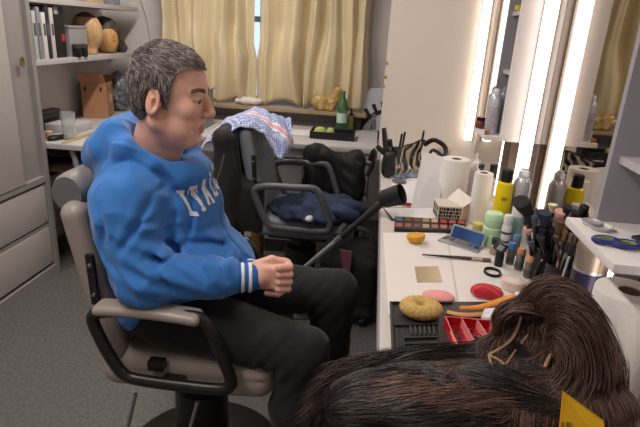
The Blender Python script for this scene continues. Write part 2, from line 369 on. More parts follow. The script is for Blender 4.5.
# cardboard box on the left desk
card = M('cardboard', 'a5795a', .8, var=.06, scale=8)
bc = V((-1.90, 3.5, .75))
t = thing('cardboard_box', 'open brown cardboard box on the white side desk', 'box', bc)
def cb(x0, x1, y0, y1, z0, z1, bm): bx(x0, x1, y0, y1, z0, z1, bm=bm)
X0, X1, Y0, Y1, Z0, Z1 = -1.99, -1.83, 3.40, 3.61, .751, .985
def wall4(bm, x0, x1, y0, y1, z0, z1, w_=.005):
    for a in ((x0, x0+w_, y0, y1), (x1-w_, x1, y0, y1), (x0+w_, x1-w_, y0, y0+w_), (x0+w_, x1-w_, y1-w_, y1)): bx(*a, z0, z1, bm=bm)
RZ = Matrix.Translation(bc) @ Matrix.Rotation(.28, 4, 'Z') @ Matrix.Translation(-bc)
def rob(nm, bm, m, par, **k): bmesh.ops.transform(bm, matrix=RZ, verts=bm.verts[:]); return obj(nm, bm, m, par, **k)
bm = bx(X0, X1, Y0, Y1, Z0, Z0+.006); wall4(bm, X0, X1, Y0, Y1, Z0+.006, Z1)
rob('box_body', bm, card, t)
rob('flap', prism(bmesh.new(), [(X0, Y0, Z1), (X1, Y0, Z1), (X1-.01, Y0-.05, Z1+.065), (X0-.01, Y0-.05, Z1+.065)], (0, .004, .003)), card, t)
rob('flap', prism(bmesh.new(), [(X0, Y1, Z1), (X1, Y1, Z1), (X1, Y1+.05, Z1+.03), (X0, Y1+.05, Z1+.03)], (0, .004, .003)), card, t)
bm = bmesh.new()
for x in (-1.965, -1.865): box(bm, (x, Y0-.0006, Z1-.04), (.012, .001, .03))
box(bm, (X1+.0006, 3.45, Z1-.04), (.001, .014, .03)); box(bm, (X1+.0006, 3.56, Z1-.04), (.001, .014, .03)); rob('hand_holes', bm, M('hole_black', '1c130e', .9), t)
rob('shipping_label', bx(X1, X1+.001, 3.49, 3.55, .85, .90), M('label_white', 'd5d5da', .5, kind='noise', scale=300, col2='77777c'), t)
# glass and clutter on left desk
gl = M('clear_glass', 'f0f2f2', .12, trans=.8, ior=1.25)
p = PZ(70, 139, .75); bm = bmesh.new(); lathe(bm, [(.034, 0), (.036, .02), (.033, .05), (.039, .15), (.036, .15), (.030, .05), (.030, .015), (0, .012)], p, seg=24)
single('drinking_glass', bm, gl, 'tall clear glass on the white side desk', 'glass')
p = PZ(66, 134, .75)
single('box', bx(-1.90, -1.72, 2.86, 3.06, .751, .80, .004), M('white_card', 'bcb9bb', .6), 'low white box behind the glass on the side desk', 'box')
for k in range(5):
    z = .75+.022*k; single('folder', bx(-2.02+.01*k, -1.80-.012*(k % 2), 2.88+.01*k-.25*0, 3.30-.01*(k % 3), z+.001, z+.021, .004) if False else bx(-2.03+.01*k, -1.93+.012*(k % 2), 2.66+.01*k, 3.1-.02*(k % 3), z+.001, z+.021, .004), M('fold%d' % (k % 3), ('2f2c33', '55474a', '3a3b45')[k % 3], .6), ['lowest dark folder of the pile behind the glass', 'second folder from the bottom of the pile behind the glass', 'middle folder of the pile behind the glass', 'second folder from the top of the pile behind the glass', 'topmost dark folder of the pile behind the glass'][k], 'folder', 'pile of dark folders')
p = V((-1.72, 2.665, .75)); f = lambda q: np.maximum(smin(s_ell(q, p+V((-.02, .02, .012)), (.03, .045, .016)), s_ell(q, p+V((.0, .06, .012)), (.02, .04, .014)), .02)+.004*wob(q, 60, 2), .7505-q[:, 2])
ssingle('pouch', f, p+V((-.1, -.12, -.02)), p+V((.1, .14, .07)), .005, blk, 'small crumpled black pouch at the near end of the side desk', 'pouch')
p = PZ(50, 140, .75); bm = bmesh.new(); lathe(bm, [(.022, 0), (.022, .04), (.018, .043), (0, .044)], p+V((-.02, .03, 0)), seg=20); single('jar', bm, M('cream_jar', 'c8a888', .5), 'small cream coloured jar at the near end of the side desk', 'jar')
single('ruler', bx(-1.66, -1.63, 2.62, 2.95, .751, .756), M('yellow_strip', 'b39b6b', .6), 'flat yellowish strip lying in front of the glass', 'ruler')
# crumpled bag above cardboard box
c = V((-1.88, 3.76, .90)); f = lambda q: s_ell(q, c, (.08, .09, .145))+.012*wob(q, 45, 5)+.006*wob(q, 110, 8)
ssingle('plastic_bag', f, c-V((.14, .14, .15)), c+V((.14, .14, .18)), .007, M('bag_plastic', '6b6d74', .2, var=.5, scale=30, coat=.5), 'crumpled dark translucent bag behind the cardboard box', 'bag')
# things under the left desk
f = lambda q: s_ell(q, A_((-1.72, 2.88, .18)), (.12, .14, .18))+.012*wob(q, 22, 2)
ssingle('bag', lambda q: np.maximum(f(q), .002-q[:, 2]), (-1.9, 2.68, -.02), (-1.52, 3.08, .42), .012, M('green_bag', '4c5d33', .5, var=.2, scale=12), 'green bag standing on the floor under the side desk', 'bag')
single('pipe', tube(bmesh.new(), [(-1.66, 2.7, 0.0), (-1.66, 2.7, .45), (-1.62, 2.68, .60), (-1.64, 2.68, .70)], .014, 8, smooth=6), M('white_pipe', 'b3b0b0', .4), 'thin white pipe rising beside the wardrobe end', 'pipe')
single('backpack', bx(-1.9, -1.6, 3.1, 3.24, .01, .34, .03), blk, 'black bag on the floor behind the green bag', 'bag')
bm = bmesh.new()
for a, b in (((-1.45, 2.68, .01), (-1.2, 2.75, .06)), ((-1.4, 2.82, .01), (-1.2, 2.7, .10)), ((-1.5, 2.75, .02), (-1.42, 2.9, .05))): tube(bm, [a, ((V(a)+V(b))/2+V((0, 0, .03))), b], .014, 8, smooth=5)
single('chair_base', bm, blk, 'black metal foot frame on the floor beside the wardrobe', 'stand')
single('box', bx(-1.66, -1.54, 2.70, 2.87, .6, .63, .004), M('blue_pack', '2a62a8', .5), 'flat blue packet under the edge of the side desk', 'packet')
single('shelf_board', bx(-1.96, -1.53, 2.63, 2.90, .585, .599), M('brown_rail', '4a3528', .7), 'narrow brown ledge under the side desk', 'shelf')

# ================================================================= back: curtains, table
curm = M('gold_curtain', 'cfbf9b', .42, var=.05, scale=5, stretch=(3, 3, .5), sheen=.3)
def curtain(x0, x1, side, seed, lab, nf):
    zb = .866
    def fn(u, v):
        z = zb+(2.3-zb)*v; lo = max(0, 1-v*2.6); g = max(0, min(1, (z-1.19)/.10))
        x = x0+(x1-x0-.026*g)*u if side < 0 else x1-(x1-x0-.012*g)*(1-u)
        ph = u*nf*2*PI+1.6*math.sin(u*5+seed)+.8*math.sin(u*13+seed*3)
        am = .042*(1+.45*math.sin(u*9+seed*2))*(1-.25*lo)
        s = math.sin(ph); y = YB-.125+am*(abs(s)**.8*math.copysign(1, s))+.008*math.sin(ph*2.1+seed)+.006*math.sin(z*7+u*30)*lo
        sw = math.sin(u*PI*nf*.5+seed)**2
        y -= .055*math.sin(PI*min(1, lo))*sw+.02*lo
        x += (.03*lo*math.sin(u*17+seed)+.014*math.sin(z*5+u*8+seed))*min(1, (1-u if side < 0 else u)*6)
        z += lo**2*.018*(1+math.sin(u*15+seed*2))
        return (x, y, z)
    return single('curtain', sheet(bmesh.new(), fn, 170, 50, .004), curm, lab, 'curtain', 'gold satin curtains', smooth=180)
curtain(-1.60, -.8605, -1, .7, 'gold satin curtain left of the bright window gap', 6)
curtain(-.8595, -.075, 1, 2.1, 'gold satin curtain right of the bright window gap', 6)
# golden fabric bundle on the sill
c = PY(322, 106, 3.76); f = lambda q: smin(s_ell(q, c+V((.0, 0, -.02)), (.13, .06, .07)), s_ell(q, c+V((.14, 0, 0)), (.05, .05, .10)), .05)+.012*wob(q, 40, 4)+.007*wob(q, 95, 9)
tbm = M('back_table_top', 'b9b5b6', .5); tbw = M('back_table_front', 'a8a5a6', .55)
t = thing('back_table', 'long pale grey table with drawers along the window wall', 'table', (-.7, 3.4, 0))
obj('worktop', bx(-1.50, .03, 3.08, 3.71, .72, .75, .003), tbm, t)
obj('apron', bx(-1.48, .01, 3.10, 3.12, .66, .72), tbw, t)
pe = obj('pedestal', bx(-.30, 0, 3.13, 3.68, 0, .66), tbw, t)
for k in range(3): 
    d = obj('drawer', bx(-.29, -.01, 3.115, 3.13, .06+.2*k, .24+.2*k, .004), M('drawer_front', 'b4b0b2', .5), t); bm = bx(-.18, -.12, 3.10, 3.115, .2+.2*k, .212+.2*k, .002); obj('handle', bm, dkg, d)
obj('side_panel', bx(-.80, -.42, 3.13, 3.15, .1, .66), M('side_panel', 'a19ea2', .5), t)
for x in (-1.46, -.82): obj('leg', bx(x, x+.04, 3.13, 3.17, 0, .72), tbw, t)
# tray with sponges
p = PZ(333, 138, .75)
t = thing('tray', 'shallow black tray on the table by the window', 'tray', p)
bm = bmesh.new(); x0, x1, y0, y1 = p.x-.14, p.x+.135, p.y-.07, p.y+.09
bx(x0, x1, y0, y1, .751, .757, bm=bm)
for a in ((x0-.004, x0+.002, y0, y1), (x1-.002, x1+.004, y0, y1), (x0-.004, x1+.004, y0-.004, y0+.002), (x0-.004, x1+.004, y1-.002, y1+.004)): bx(*a, .751, .797, .001, bm=bm)
obj('pan', bm, blk, t)
for k, (dx, r, lab) in enumerate(((-.085, .042, 'larger pale green sponge in the black tray'), (-.02, .028, 'smaller pale green sponge in the black tray'))):
    q = p+V((dx, 0, .04)); single('sponge', lathe(bmesh.new(), [(0, -.033+.0), (r*.7, -.028), (r, -.005), (r*.8, .016), (r*.4, .024), (0, .026)], q, seg=20), M('green_sponge', 'a9b56f', .8, bump=.4, scale=200), lab, 'sponge', 'green sponges')
def lathed_bottle(name, base, parts, label, cat, group=None, rz=0, tilt=None):
    t = thing(name, label, cat, base, rz, group)
    for nm, prof, mat in parts:
        o = obj(nm, lathe(bmesh.new(), prof, (0, 0, 0), seg=28), mat, t, world=False)
    return t
gg = M('green_bottle', '7fb08a', .08, trans=.85, ior=1.2)
p = PZ(341, 131, .75)
lathed_bottle('water_bottle', p, [('bottle', [(.03, 0), (.036, .01), (.036, .07), (.033, .09), (.036, .11), (.036, .17), (.03, .205), (.014, .235), (.013, .25)], gg), ('label_band', [(.0365, .06), (.0365, .125)], M('bottle_label', 'b7cfc0', .5)), ('cap', [(.014, .25), (.0155, .25), (.0155, .268), (.013, .27), (0, .27)], M('green_cap', '2f7a45', .4))], 'green plastic water bottle on the table by the window', 'bottle')
p = PZ(350, 131, .75)
lathed_bottle('dropper_bottle', p, [('bottle', [(.018, 0), (.02, .005), (.02, .09), (.009, .105)], M('olive_glass', '7c8434', .15, trans=.5)), ('dropper_cap', [(.009, .105), (.012, .106), (.012, .125), (.007, .13), (.006, .155), (0, .16)], blk)], 'small olive dropper bottle beside the green water bottle', 'bottle')
p = PZ(356, 129, .75)
lathed_bottle('jar', p, [('body', [(.03, 0), (.032, .01), (.032, .06)], M('brown_jar', '3c2a24', .3)), ('lid', [(.033, .06), (.034, .062), (.034, .085), (0, .087)], blk)], 'dark brown jar to the right of the dropper bottle', 'jar')
# poster with black toothed arc
pc = PY(378, 130, 3.8); sc_ = 3.8/525
t = thing('poster', 'white board with a black toothed arc, standing behind the tray', 'poster', (pc.x-.1, 3.8, .75))
def pq(u, v, y=3.80): return PY(u, v, y)
obj('board', prism(bmesh.new(), [pq(352, 139.5), pq(384, 139.5), pq(384, 88), pq(371, 88), pq(357, 104)], (0, .012, 0)), M('board_white', 'bfc0ca', .6), t, smooth=0)
bm = bmesh.new(); cx, cz = pq(388, 143).x, pq(388, 143).z
def arc(r0, r1, a0, a1, n=16, w=-.002):
    q = [(cx+r0*math.cos(a0+(a1-a0)*k/n), 3.7995, cz+r0*math.sin(a0+(a1-a0)*k/n)) for k in range(n+1)]+[(cx+r1*math.cos(a1-(a1-a0)*k/n), 3.7995, cz+r1*math.sin(a1-(a1-a0)*k/n)) for k in range(n+1)]
    prism(bm, q, (0, w, 0))
arc(.215, .245, math.radians(98), math.radians(172))
for a in (100, 113, 126, 139, 150): arc(.244, .30, math.radians(a), math.radians(a+5.5), 3)
obj('printed_arc', bm, M('print_black', '1b1b20', .6), t, smooth=0)
bm = bmesh.new(); prism(bm, [pq(371, 119, 3.799), pq(376, 119, 3.799), pq(376, 129, 3.799), pq(370, 129, 3.799)], (0, -.002, 0)); prism(bm, [pq(372, 114, 3.799), pq(376, 114, 3.799), pq(376, 118, 3.799), pq(372, 118, 3.799)], (0, -.002, 0)); obj('printed_figure', bm, M('print_grey', '6d6d78', .6), t, smooth=0)
bm = bmesh.new(); prism(bm, [pq(358, 130, 3.799), pq(384, 131, 3.799), pq(384, 139, 3.799), pq(357, 139, 3.799)], (0, -.003, 0)); obj('printed_band', bm, M('print_dark', '35353d', .6), t, smooth=0)
# papers and grey upright panel
p = PZ(300, 133, .75); bm = bmesh.new(); box(bm, (p.x, p.y, .753), (.28, .2, .004), Matrix.Rotation(.15, 3, 'Z')); single('paper', bm, M('paper_white', 'd9d7d8', .7), 'loose sheets of paper left of the black tray', 'paper', smooth=0)
p = PZ(345, 146, .75); bm = bmesh.new(); box(bm, (p.x+.05, p.y, .7525), (.2, .06, .003), Matrix.Rotation(-.05, 3, 'Z')); single('paper', bm, M('paper_grey', 'b5b3b6', .7), 'grey sheet on the table edge in front of the black tray', 'paper', smooth=0)
t = thing('storage_case', 'grey upright metal case on the window table behind the man', 'case', (-1.2, 3.45, .75))
obj('case_body', bx(-1.30, -1.09, 3.32, 3.5, .751, .99, .006), M('case_grey', '8b8e90', .4, .3), t); obj('case_rim', bx(-1.31, -1.08, 3.31, 3.51, .99, 1.0, .003), M('case_rim', 'a5a8aa', .35, .4), t)
f = lambda q: np.maximum(s_ell(q, A_((-.92, 3.80, .885)), (.10, .06, .03))+.01*wob(q, 60, 4), .861-q[:, 2])
ssingle('cloth', f, (-1.06, 3.70, .84), (-.78, 3.9, .95), .006, M('cloth_white', 'd8d4cd', .8), 'crumpled white cloth on the window sill behind the man', 'cloth')
f = lambda q: np.maximum(smin(s_ell(q, A_((-.39, 3.77, .915)), (.07, .045, .065)), s_cap(q, (-.31, 3.77, .88), (-.27, 3.77, 1.0), .028, .03), .03)+.009*wob(q, 55, 6)+.005*wob(q, 120, 2), .8605-q[:, 2])
ssingle('gift_wrap', f, (-.52, 3.68, .84), (-.2, 3.86, 1.06), .005, M('gold_wrap', 'b99a62', .3, var=.25, scale=40, coat=.3), 'crumpled gold wrapping bundle on the window sill', 'bundle')
# ================================================================= makeup desk, mirrors, shelf units
ZD = .75; YE = 3.05; XM = .585
dtop = M('makeup_desk_top', 'c4beb9', .45, var=.02, scale=6); grey = M('unit_grey', '9d9ba3', .5); white = M('unit_white', 'dfd9d8', .5)
t = thing('makeup_desk', 'long white makeup desk running along the mirrors to the partition', 'desk', (.33, 1.6, 0))
obj('worktop', bx(.055, XR-.001, .45, YE-.011, ZD-.035, ZD, .002), dtop, t)
obj('edge_strip', bx(.05, .055, .45, YE-.011, ZD-.035, ZD-.001), M('desk_edge', '8b8790', .5), t)
obj('apron', bx(.085, .10, .5, YE-.02, ZD-.16, ZD-.035), M('desk_apron', '77757c', .6), t)
for y in (.6, 1.95, 2.98): obj('leg_panel', bx(.10, .57, y, y+.02, 0, ZD-.035), M('desk_apron', '77757c', .6), t)
pp = thing('partition', 'tall white partition panel, tinted cream for the strip light, closing off the far end of the makeup desk', 'partition', (.31, YE, 0))
obj('panel', bx(.036, XR-.001, YE-.01, YE+.01, .70, 2.3), M('partition_strip_tint', 'e0d6cc', .55), pp)  # white laminate; the warm strip light is put into its colour
obj('foot_panel', bx(.10, XR-.001, YE-.009, YE+.009, 0, .70), grey, pp)
for q in ((386, 63), (385, 77), (383, 86)):
    c = PY(q[0]-1.5, q[1], YE-.012); bm = bmesh.new(); lathe(bm, [(.009, 0), (.008, .002), (0, .003)], c+V((.012, 0, 0)), (-.25, -1, 0), 7); obj('orange_sticker', bm, M('sticker_orange', 'c9793a', .6), pp)
mirm = M('mirror_silver', 'b3aba2', .02, 1)
for i, (a, b, lab) in enumerate(((.45, .797, 'nearest wall mirror, behind the scissors shelf'), (1.032, 1.898, 'tall wall mirror between the two shelf units'), (2.102, YE-.011, 'tall wall mirror between the far shelf unit and the partition'))):
    t = thing('mirror', lab, 'mirror', (XM+.01, (a+b)/2, .80), 0, 'makeup mirrors')
    obj('glass', bx(XM, XM+.004, a, b, .785, 2.25), mirm, t, smooth=0)
    obj('backing', bx(XM+.004, XR-.001, a, b, .78, 2.25), grey, t, smooth=0)
stm = M('strip_light', 'fff1e6', .5, emis=STRIP)
def strip(y, z0, lab, dirn):
    t = thing('strip_light', lab, 'lamp', (.545, y, z0), 0, 'vertical mirror lights')
    ya, yb = (y, y+.022)
    obj('light_tube', bx(.512, .554, ya, yb, z0, 2.1, .006), stm, t)
    obj('mount', bx(.514, .562, (yb if dirn < 0 else ya-.008), (yb+.008 if dirn < 0 else ya), z0, 2.1), M('aluminium', 'a9a5a2', .4, .6), t)
strip(1.867, .83, 'bright vertical strip light on the near face of the far shelf unit', -1)
strip(2.112, .80, 'vertical strip light behind the far shelf unit, seen under its board', 1)
strip(YE-.042, .86, 'vertical strip light on the far partition', -1)
strip(1.040, .80, 'vertical strip light behind the shade-grey panel of the near shelf unit', 1)
strip(.750, .80, 'vertical strip light in front of the near shelf unit', -1)
def unit(y0, y1, lab, cnear, cfar, shelves):
    t = thing('shelf_unit', lab, 'shelf unit', (.5, (y0+y1)/2, 1.055))
    obj('board', bx(.392, XM-.001, y0-.002, y1-.005, 1.064, 1.08, .002), white, t)
    if cnear: obj('side_panel', bx(.445, XM-.001, y0, y0+.016, 1.08, 2.25), cnear, t)
    obj('side_panel', bx(.445, XM-.001, y1-.016, y1, 1.064 if 0 else 1.08, 2.25), cfar, t)
    obj('back_panel', bx(XM, XR-.001, y0-.001, y1+.001, .78, 2.25), grey, t)
    for z in shelves: obj('shelf', bx(.46, XM-.001, y0+.016, y1-.016, z-.014, z), M('shelf_light', 'b8b4ba', .5), t)
    return t
unit(1.90, 2.10, 'white shelf unit between the two tall mirrors, spray cans on its board', white, grey, (1.30, 1.50, 1.72))
unit(.80, 1.03, 'near shelf unit at the right edge, panel greyed as shade, scissors on its board', None, grey, (1.21, 1.42, 1.7))  # far panel's grey stands in for the shade on its unlit face
# posts under the far unit
single('wall_post', bx(.535, XM-.001, 1.92, 2.08, ZD+.001, 1.063), M('post_tan', 'b39c8c', .6), 'narrow tan post under the far shelf unit', 'post')
# cans on far unit board
spray = M('can_silver', 'bfc2ca', .35, .45); cap_c = M('clear_cap', 'd7dae0', .2, trans=.3)
def can(base, r, h, lab, cm, capm=None, band=None, g=None, nm='spray_can'):
    parts = [('can_body', [(r*.9, 0), (r, .006), (r, h*.78), (r*.72, h*.85), (r*.6, h*.87)], cm), ('cap', [(r*.62, h*.87), (r*.62, h*.95), (r*.4, h*.98), (r*.4, h), (0, h)], capm or cap_c)]
    if band: parts.append(('label_band', [(r*1.01, h*.15), (r*1.01, h*.6)], band))
    return lathed_bottle(nm, base, parts, lab, 'spray can' if nm == 'spray_can' else 'bottle', g)
lw = M('label_white', 'd5d5da', .5, kind='noise', scale=300, col2='77777c')
b = V((.422, 1.955, 1.0805)); can(b, .0215, .16, 'silver hairspray can with pale cap at the front of the far shelf board', spray, M('cap_pale', 'd9d6da', .3), M('can_label', 'c7b9c0', .5, kind='noise', scale=250, col2='8d8f99'))
can(V((.458, 1.985, 1.0805)), .018, .165, 'blue grey spray can behind the silver one on the far shelf board', M('can_bluegrey', '9aa2b6', .35, .1), M('cap_grey', '7e8290', .4))
can(V((.432, 2.04, 1.0805)), .018, .16, 'grey can at the back of the far shelf board', M('can_grey', 'a3a4ab', .4, .1), M('cap_grey', '7e8290', .4))
b = V((.402, 2.06, 1.0805)); lathed_bottle('jar', b, [('body', [(.014, 0), (.018, .004), (.018, .022), (.014, .028)], M('amber_jar', '7a3b2a', .25)), ('lid', [(.015, .028), (.016, .03), (.016, .042), (0, .043)], blk)], 'small dark red jar on the far shelf board beside the cans', 'jar')
b = V((.402, 1.918, 1.0805)); single('cap', lathe(bmesh.new(), [(.008, 0), (.009, .002), (.009, .014), (0, .015)], b, seg=14), M('copper_cap', 'b8764e', .35, .5), 'tiny copper coloured cap at the corner of the far shelf board', 'cap')
b = V((.475, 2.03, 1.5005)); single('tin', lathe(bmesh.new(), [(.02, 0), (.022, .003), (.022, .018), (0, .02)], b, seg=18), M('yellow_tin', 'c9b52c', .4), 'small yellow tin on a shelf of the far unit', 'tin')
# scissors and dishes on the near board
sb = 1.0805
t = thing('scissors', 'scissors with blue and green handles lying on the near shelf board', 'scissors', PZ(618, 240, sb))
blue = M('scissor_blue', '2c2f7a', .35); grn = M('scissor_green', '7f9a50', .4)
def ring(cu, cv, r, rx, nm):
    c = PZ(cu, cv, sb+.006); pts = [c+V((rx*math.cos(a), r*math.sin(a), 0)) for a in [2*PI*k/20 for k in range(20)]]
    hd = obj(nm, tube(bmesh.new(), pts, .0045, 8, True), blue, t)
    pts = [c+V(((rx-.005)*math.cos(a), (r-.005)*math.sin(a), .001)) for a in [2*PI*k/20 for k in range(20)]]
    obj('grip_lining', tube(bmesh.new(), pts, .0026, 8, True), grn, hd)
ring(606, 240, .013, .020, 'handle'); ring(626, 244, .014, .021, 'handle')
p0 = PZ(632, 239, sb+.005); bm = bmesh.new(); box(bm, p0+V((.045, .025, 0)), (.09, .012, .004), Matrix.Rotation(.5, 3, 'Z')); box(bm, p0+V((.045, .02, .003)), (.09, .011, .003), Matrix.Rotation(.42, 3, 'Z')); obj('blades', bm, M('dark_steel', '4a4a50', .3, .9), t)
for u, v, r, lab in ((588, 222, .018, 'small clear dish at the far corner of the near shelf board'), (600, 229, .022, 'clear round dish beside the scissors on the near shelf board')):
    p = PZ(u, v, sb); p.y = min(p.y, .985); single('dish', lathe(bmesh.new(), [(r*.8, 0), (r, .008), (r*.9, .008), (r*.7, .002), (0, .002)], p, seg=20), M('dish_plastic', 'e2dfe0', .2, trans=.4), lab, 'dish', 'clear dishes')
# ---------------- papers on the desk
pw = M('paper_white', 'd9d7d8', .7)
def flat(name, pts, z, th, mat, label, cat, group=None):
    return single(name, prism(bmesh.new(), [PZ(u, v, z) for u, v in pts], (0, 0, th)), mat, label, cat, group, smooth=0)
pmat = M('paper_mat', 'dcd7d4', .6)
flat('paper', [(383, 233), (446, 233), (457, 303), (388.5, 316)], ZD+.0005, .0012, pmat, 'large white sheet along the edge of the desk under the sponge half', 'paper')
flat('paper', [(447.5, 236), (505, 238), (562, 318), (459, 303)], ZD+.0005, .0012, pmat, 'large white sheet under the open eyeshadow palette', 'paper')
# towel rolls
rollw = M('roll_paper', 'e0dcd8', .85, bump=.3, scale=120); core = M('roll_core', '8d6a50', .8)
def roll(base, r, h, label, rc=.02, g='paper towel rolls'):
    t = thing('paper_towel_roll', label, 'paper roll', base, 0, g)
    obj('paper_winding', lathe(bmesh.new(), [(rc, 0), (r*.98, 0), (r, .004), (r, h-.004), (r*.97, h), (rc, h), (rc, h*.5), (rc, 0)], (0, 0, 0), seg=48), rollw, t, world=False)
    obj('card_core', lathe(bmesh.new(), [(rc-.002, .001), (rc-.0005, .001), (rc-.0005, h-.001), (rc-.002, h-.001), (rc-.002, .001)], (0, 0, 0), seg=32), core, t, world=False)
pb = PZ(455, 206, ZD); pb.y = 2.09; roll(V((.340, 2.10, ZD+.001)), .056, .195, 'wide white paper towel roll next to the folded white card')
pb = PZ(483, 226, ZD); roll(V((.416, 1.92, ZD+.001)), .034, .19, 'slim white paper roll between the wide roll and the yellow bottle', .016)
q = PZ(628, 291, ZD+.24); roll(V((q.x+.004, q.y, ZD+.001)), .058, .24, 'white paper towel roll at the right edge beside the brown wig')
# pump bottle behind
p = PZ(474, 200, ZD); lathed_bottle('pump_bottle', V((.425, 2.14, ZD+.001)), [('bottle', [(.022, 0), (.024, .01), (.024, .14), (.01, .16)], M('milky', 'd9d6d6', .3, trans=.3)), ('nozzle', [(.01, .16), (.012, .162), (.012, .18), (.004, .185), (.004, .215), (0, .216)], M('milky_cap', 'e3e0de', .4))], 'milky white pump bottle standing behind the two paper rolls', 'bottle')
# yellow bottle with writing and mark
t = lathed_bottle('yellow_bottle', V((.468, 1.805, ZD+.001)), [('bottle', [(.026, 0), (.029, .006), (.029, .175), (.026, .188), (.018, .193)], M('yellow_plastic', 'e8cf12', .35)), ('cap', [(.018, .193), (.0195, .195), (.0195, .232), (.017, .237), (0, .237)], blk)], 'yellow bottle with black cap beside the silver spray can', 'bottle')
def wrap(pts, R, off=.0006):    # strokes on a bottle: list of (angle offset arc length, z) polylines -> tubes
    return [V(((R+off)*math.sin(-s/R+a0), -(R+off)*math.cos(-s/R+a0), z)) for s, z in pts]
a0 = -.12
bm = bmesh.new()
def stroke(pts, r=.0011):
    tube(bm, [V(((.0292)*math.sin(s/.029+a0), -(.0292)*math.cos(s/.029+a0), z)) for s, z in pts], r, 5)
stroke([(-.009, .135), (-.004, .141), (.003, .142), (.010, .136), (.003, .131), (-.004, .131), (-.009, .135)], .0014); stroke([(-.004, .136), (.004, .137)], .0014)
for k, L in enumerate(([(0, 0), (0, .008), (.004, .008), (.004, 0)], [(0, .008), (0, 0), (.004, 0)], [(0, 0), (.002, .008), (.004, 0)], [(0, .008), (.002, 0), (.004, .008)])):
    stroke([(-.012+k*.0062+a, .050+b) for a, b in L], .0008)
stroke([(-.012, .040), (.010, .040)], .0006)
obj('printed_mark', bm, blk, t, world=False)
# silver spray can on the desk
can(V((.526, 1.815, ZD+.001)), .029, .243, 'tall silver spray can with clear cap in front of the strip light', spray)
# teal/white bottle, white bottle, mint jars
tealm = M('teal_plastic', '8fb4bd', .4); whp = M('white_plastic', 'dcdcdc', .35)
q = PZ(518, 262, ZD)
lathed_bottle('lotion_bottle', V((.496, 1.69, ZD+.001)), [('bottle', [(.019, 0), (.021, .004), (.021, .11)], tealm), ('cap', [(.0215, .11), (.0215, .160), (.018, .166), (0, .167)], whp)], 'pale teal bottle with tall white cap in front of the silver spray can', 'bottle')
t = lathed_bottle('lotion_bottle', V((.458, 1.655, ZD+.001)), [('bottle', [(.014, 0), (.016, .003), (.016, .085), (.012, .09)], whp), ('cap', [(.014, .09), (.0145, .092), (.0145, .118), (.012, .121), (0, .121)], whp), ('label_band', [(.0162, .03), (.0162, .036)], M('label_dark', '55555c', .5)), ('label_band', [(.0162, .058), (.0162, .066)], M('label_dark', '55555c', .5))], 'small white bottle with grey lines between the mint jars and the teal bottle', 'bottle')
mint = M('mint_plastic', 'b5dcae', .35); mint2 = M('mint_lid', 'c3e6bf', .35)
q = PZ(489, 246, ZD)
lathed_bottle('jar', V((q.x+.003, q.y+.01, ZD+.001)), [('body', [(.028, 0), (.031, .005), (.031, .04), (.028, .045)], mint), ('lid', [(.029, .045), (.030, .047), (.030, .063), (.027, .066), (0, .066)], mint2)], 'lower mint green jar of the stack by the yellow bottle', 'jar', 'mint green jars')
lathed_bottle('jar', V((q.x+.003, q.y+.01, ZD+.0675)), [('body', [(.026, 0), (.0285, .004), (.0285, .020), (.026, .022)], mint), ('lid', [(.028, .022), (.029, .024), (.029, .044), (.026, .048), (0, .048)], mint2)], 'upper mint green jar of the stack by the yellow bottle', 'jar', 'mint green jars')
q = PZ(477, 231, ZD); lathed_bottle('jar', V((q.x, q.y, ZD+.001)), [('body', [(.016, 0), (.018, .004), (.018, .02)], M('olive_jar', 'c3b45c', .4)), ('lid', [(.0185, .02), (.0185, .03), (0, .031)], M('olive_lid', 'd0c47a', .4))], 'small yellowish jar left of the mint jars', 'jar')
q = PZ(492, 248, ZD); q.y -= .055; q.x -= .005; lathed_bottle('jar', V((q.x, q.y, ZD+.001)), [('body', [(.012, 0), (.015, .003), (.015, .03), (.010, .035)], M('nude_glass', 'b9a08e', .2, trans=.3)), ('lid', [(.012, .035), (.0135, .037), (.0135, .054), (0, .055)], blk)], 'small nude coloured bottle with black lid in front of the mint jars', 'bottle')
# black tube with clear cap on top
q = PZ(498, 266, ZD); t = thing('mascara_tube', 'short black tube with a tilted clear square top', 'tube', V((q.x, q.y, ZD+.001)))
obj('tube_body', lathe(bmesh.new(), [(.012, 0), (.013, .003), (.013, .04), (.011, .045)], (0, 0, 0), seg=20), blk, t, world=False)
bm = bmesh.new(); box(bm, (-.002, 0, .062), (.03, .022, .03), Matrix.Rotation(.5, 3, 'Y') @ Matrix.Rotation(.3, 3, 'Z'), .002); obj('square_top', bm, M('smoke_plastic', '2a2d33', .12, coat=.6), t, world=False)
bm = bmesh.new(); box(bm, (-.004, -.0115, .064), (.018, .002, .018), Matrix.Rotation(.5, 3, 'Y') @ Matrix.Rotation(.3, 3, 'Z')); obj('window_patch', bm, M('patch', 'c5cdd2', .3), t, world=False)
# foundation sticks
fs_b = M('stick_clear', '77736f', .25, .2)
labs = {(509, 264): ('stick with blue top left of the foundation tubes', '3f78b4'), (518, 270): ('foundation tube with beige top behind the front one', 'b98a68'), (527, 278): ('foundation tube with peach top nearest the black pot', 'd09a72'), (514, 255): ('foundation tube with pale blue top behind the others', '5f86ad'), (538, 268): ('dark foundation tube beside the black hair clips', '8a5b45')}
for (u, v), (lab, c) in labs.items():
    q = PZ(u, v, ZD)
    lathed_bottle('foundation_stick', V((q.x, q.y, ZD+.001)), [('tube_body', [(.0105, 0), (.0125, .002), (.0125, .052)], fs_b), ('foil_band', [(.0128, .008), (.0128, .028)], M('dark_band', '4d4a48', .4)), ('tinted_top', [(.0118, .052), (.0122, .054), (.0122, .066), (.010, .070), (0, .070)], M('top'+c, c, .45))], lab, 'foundation stick', 'foundation sticks')
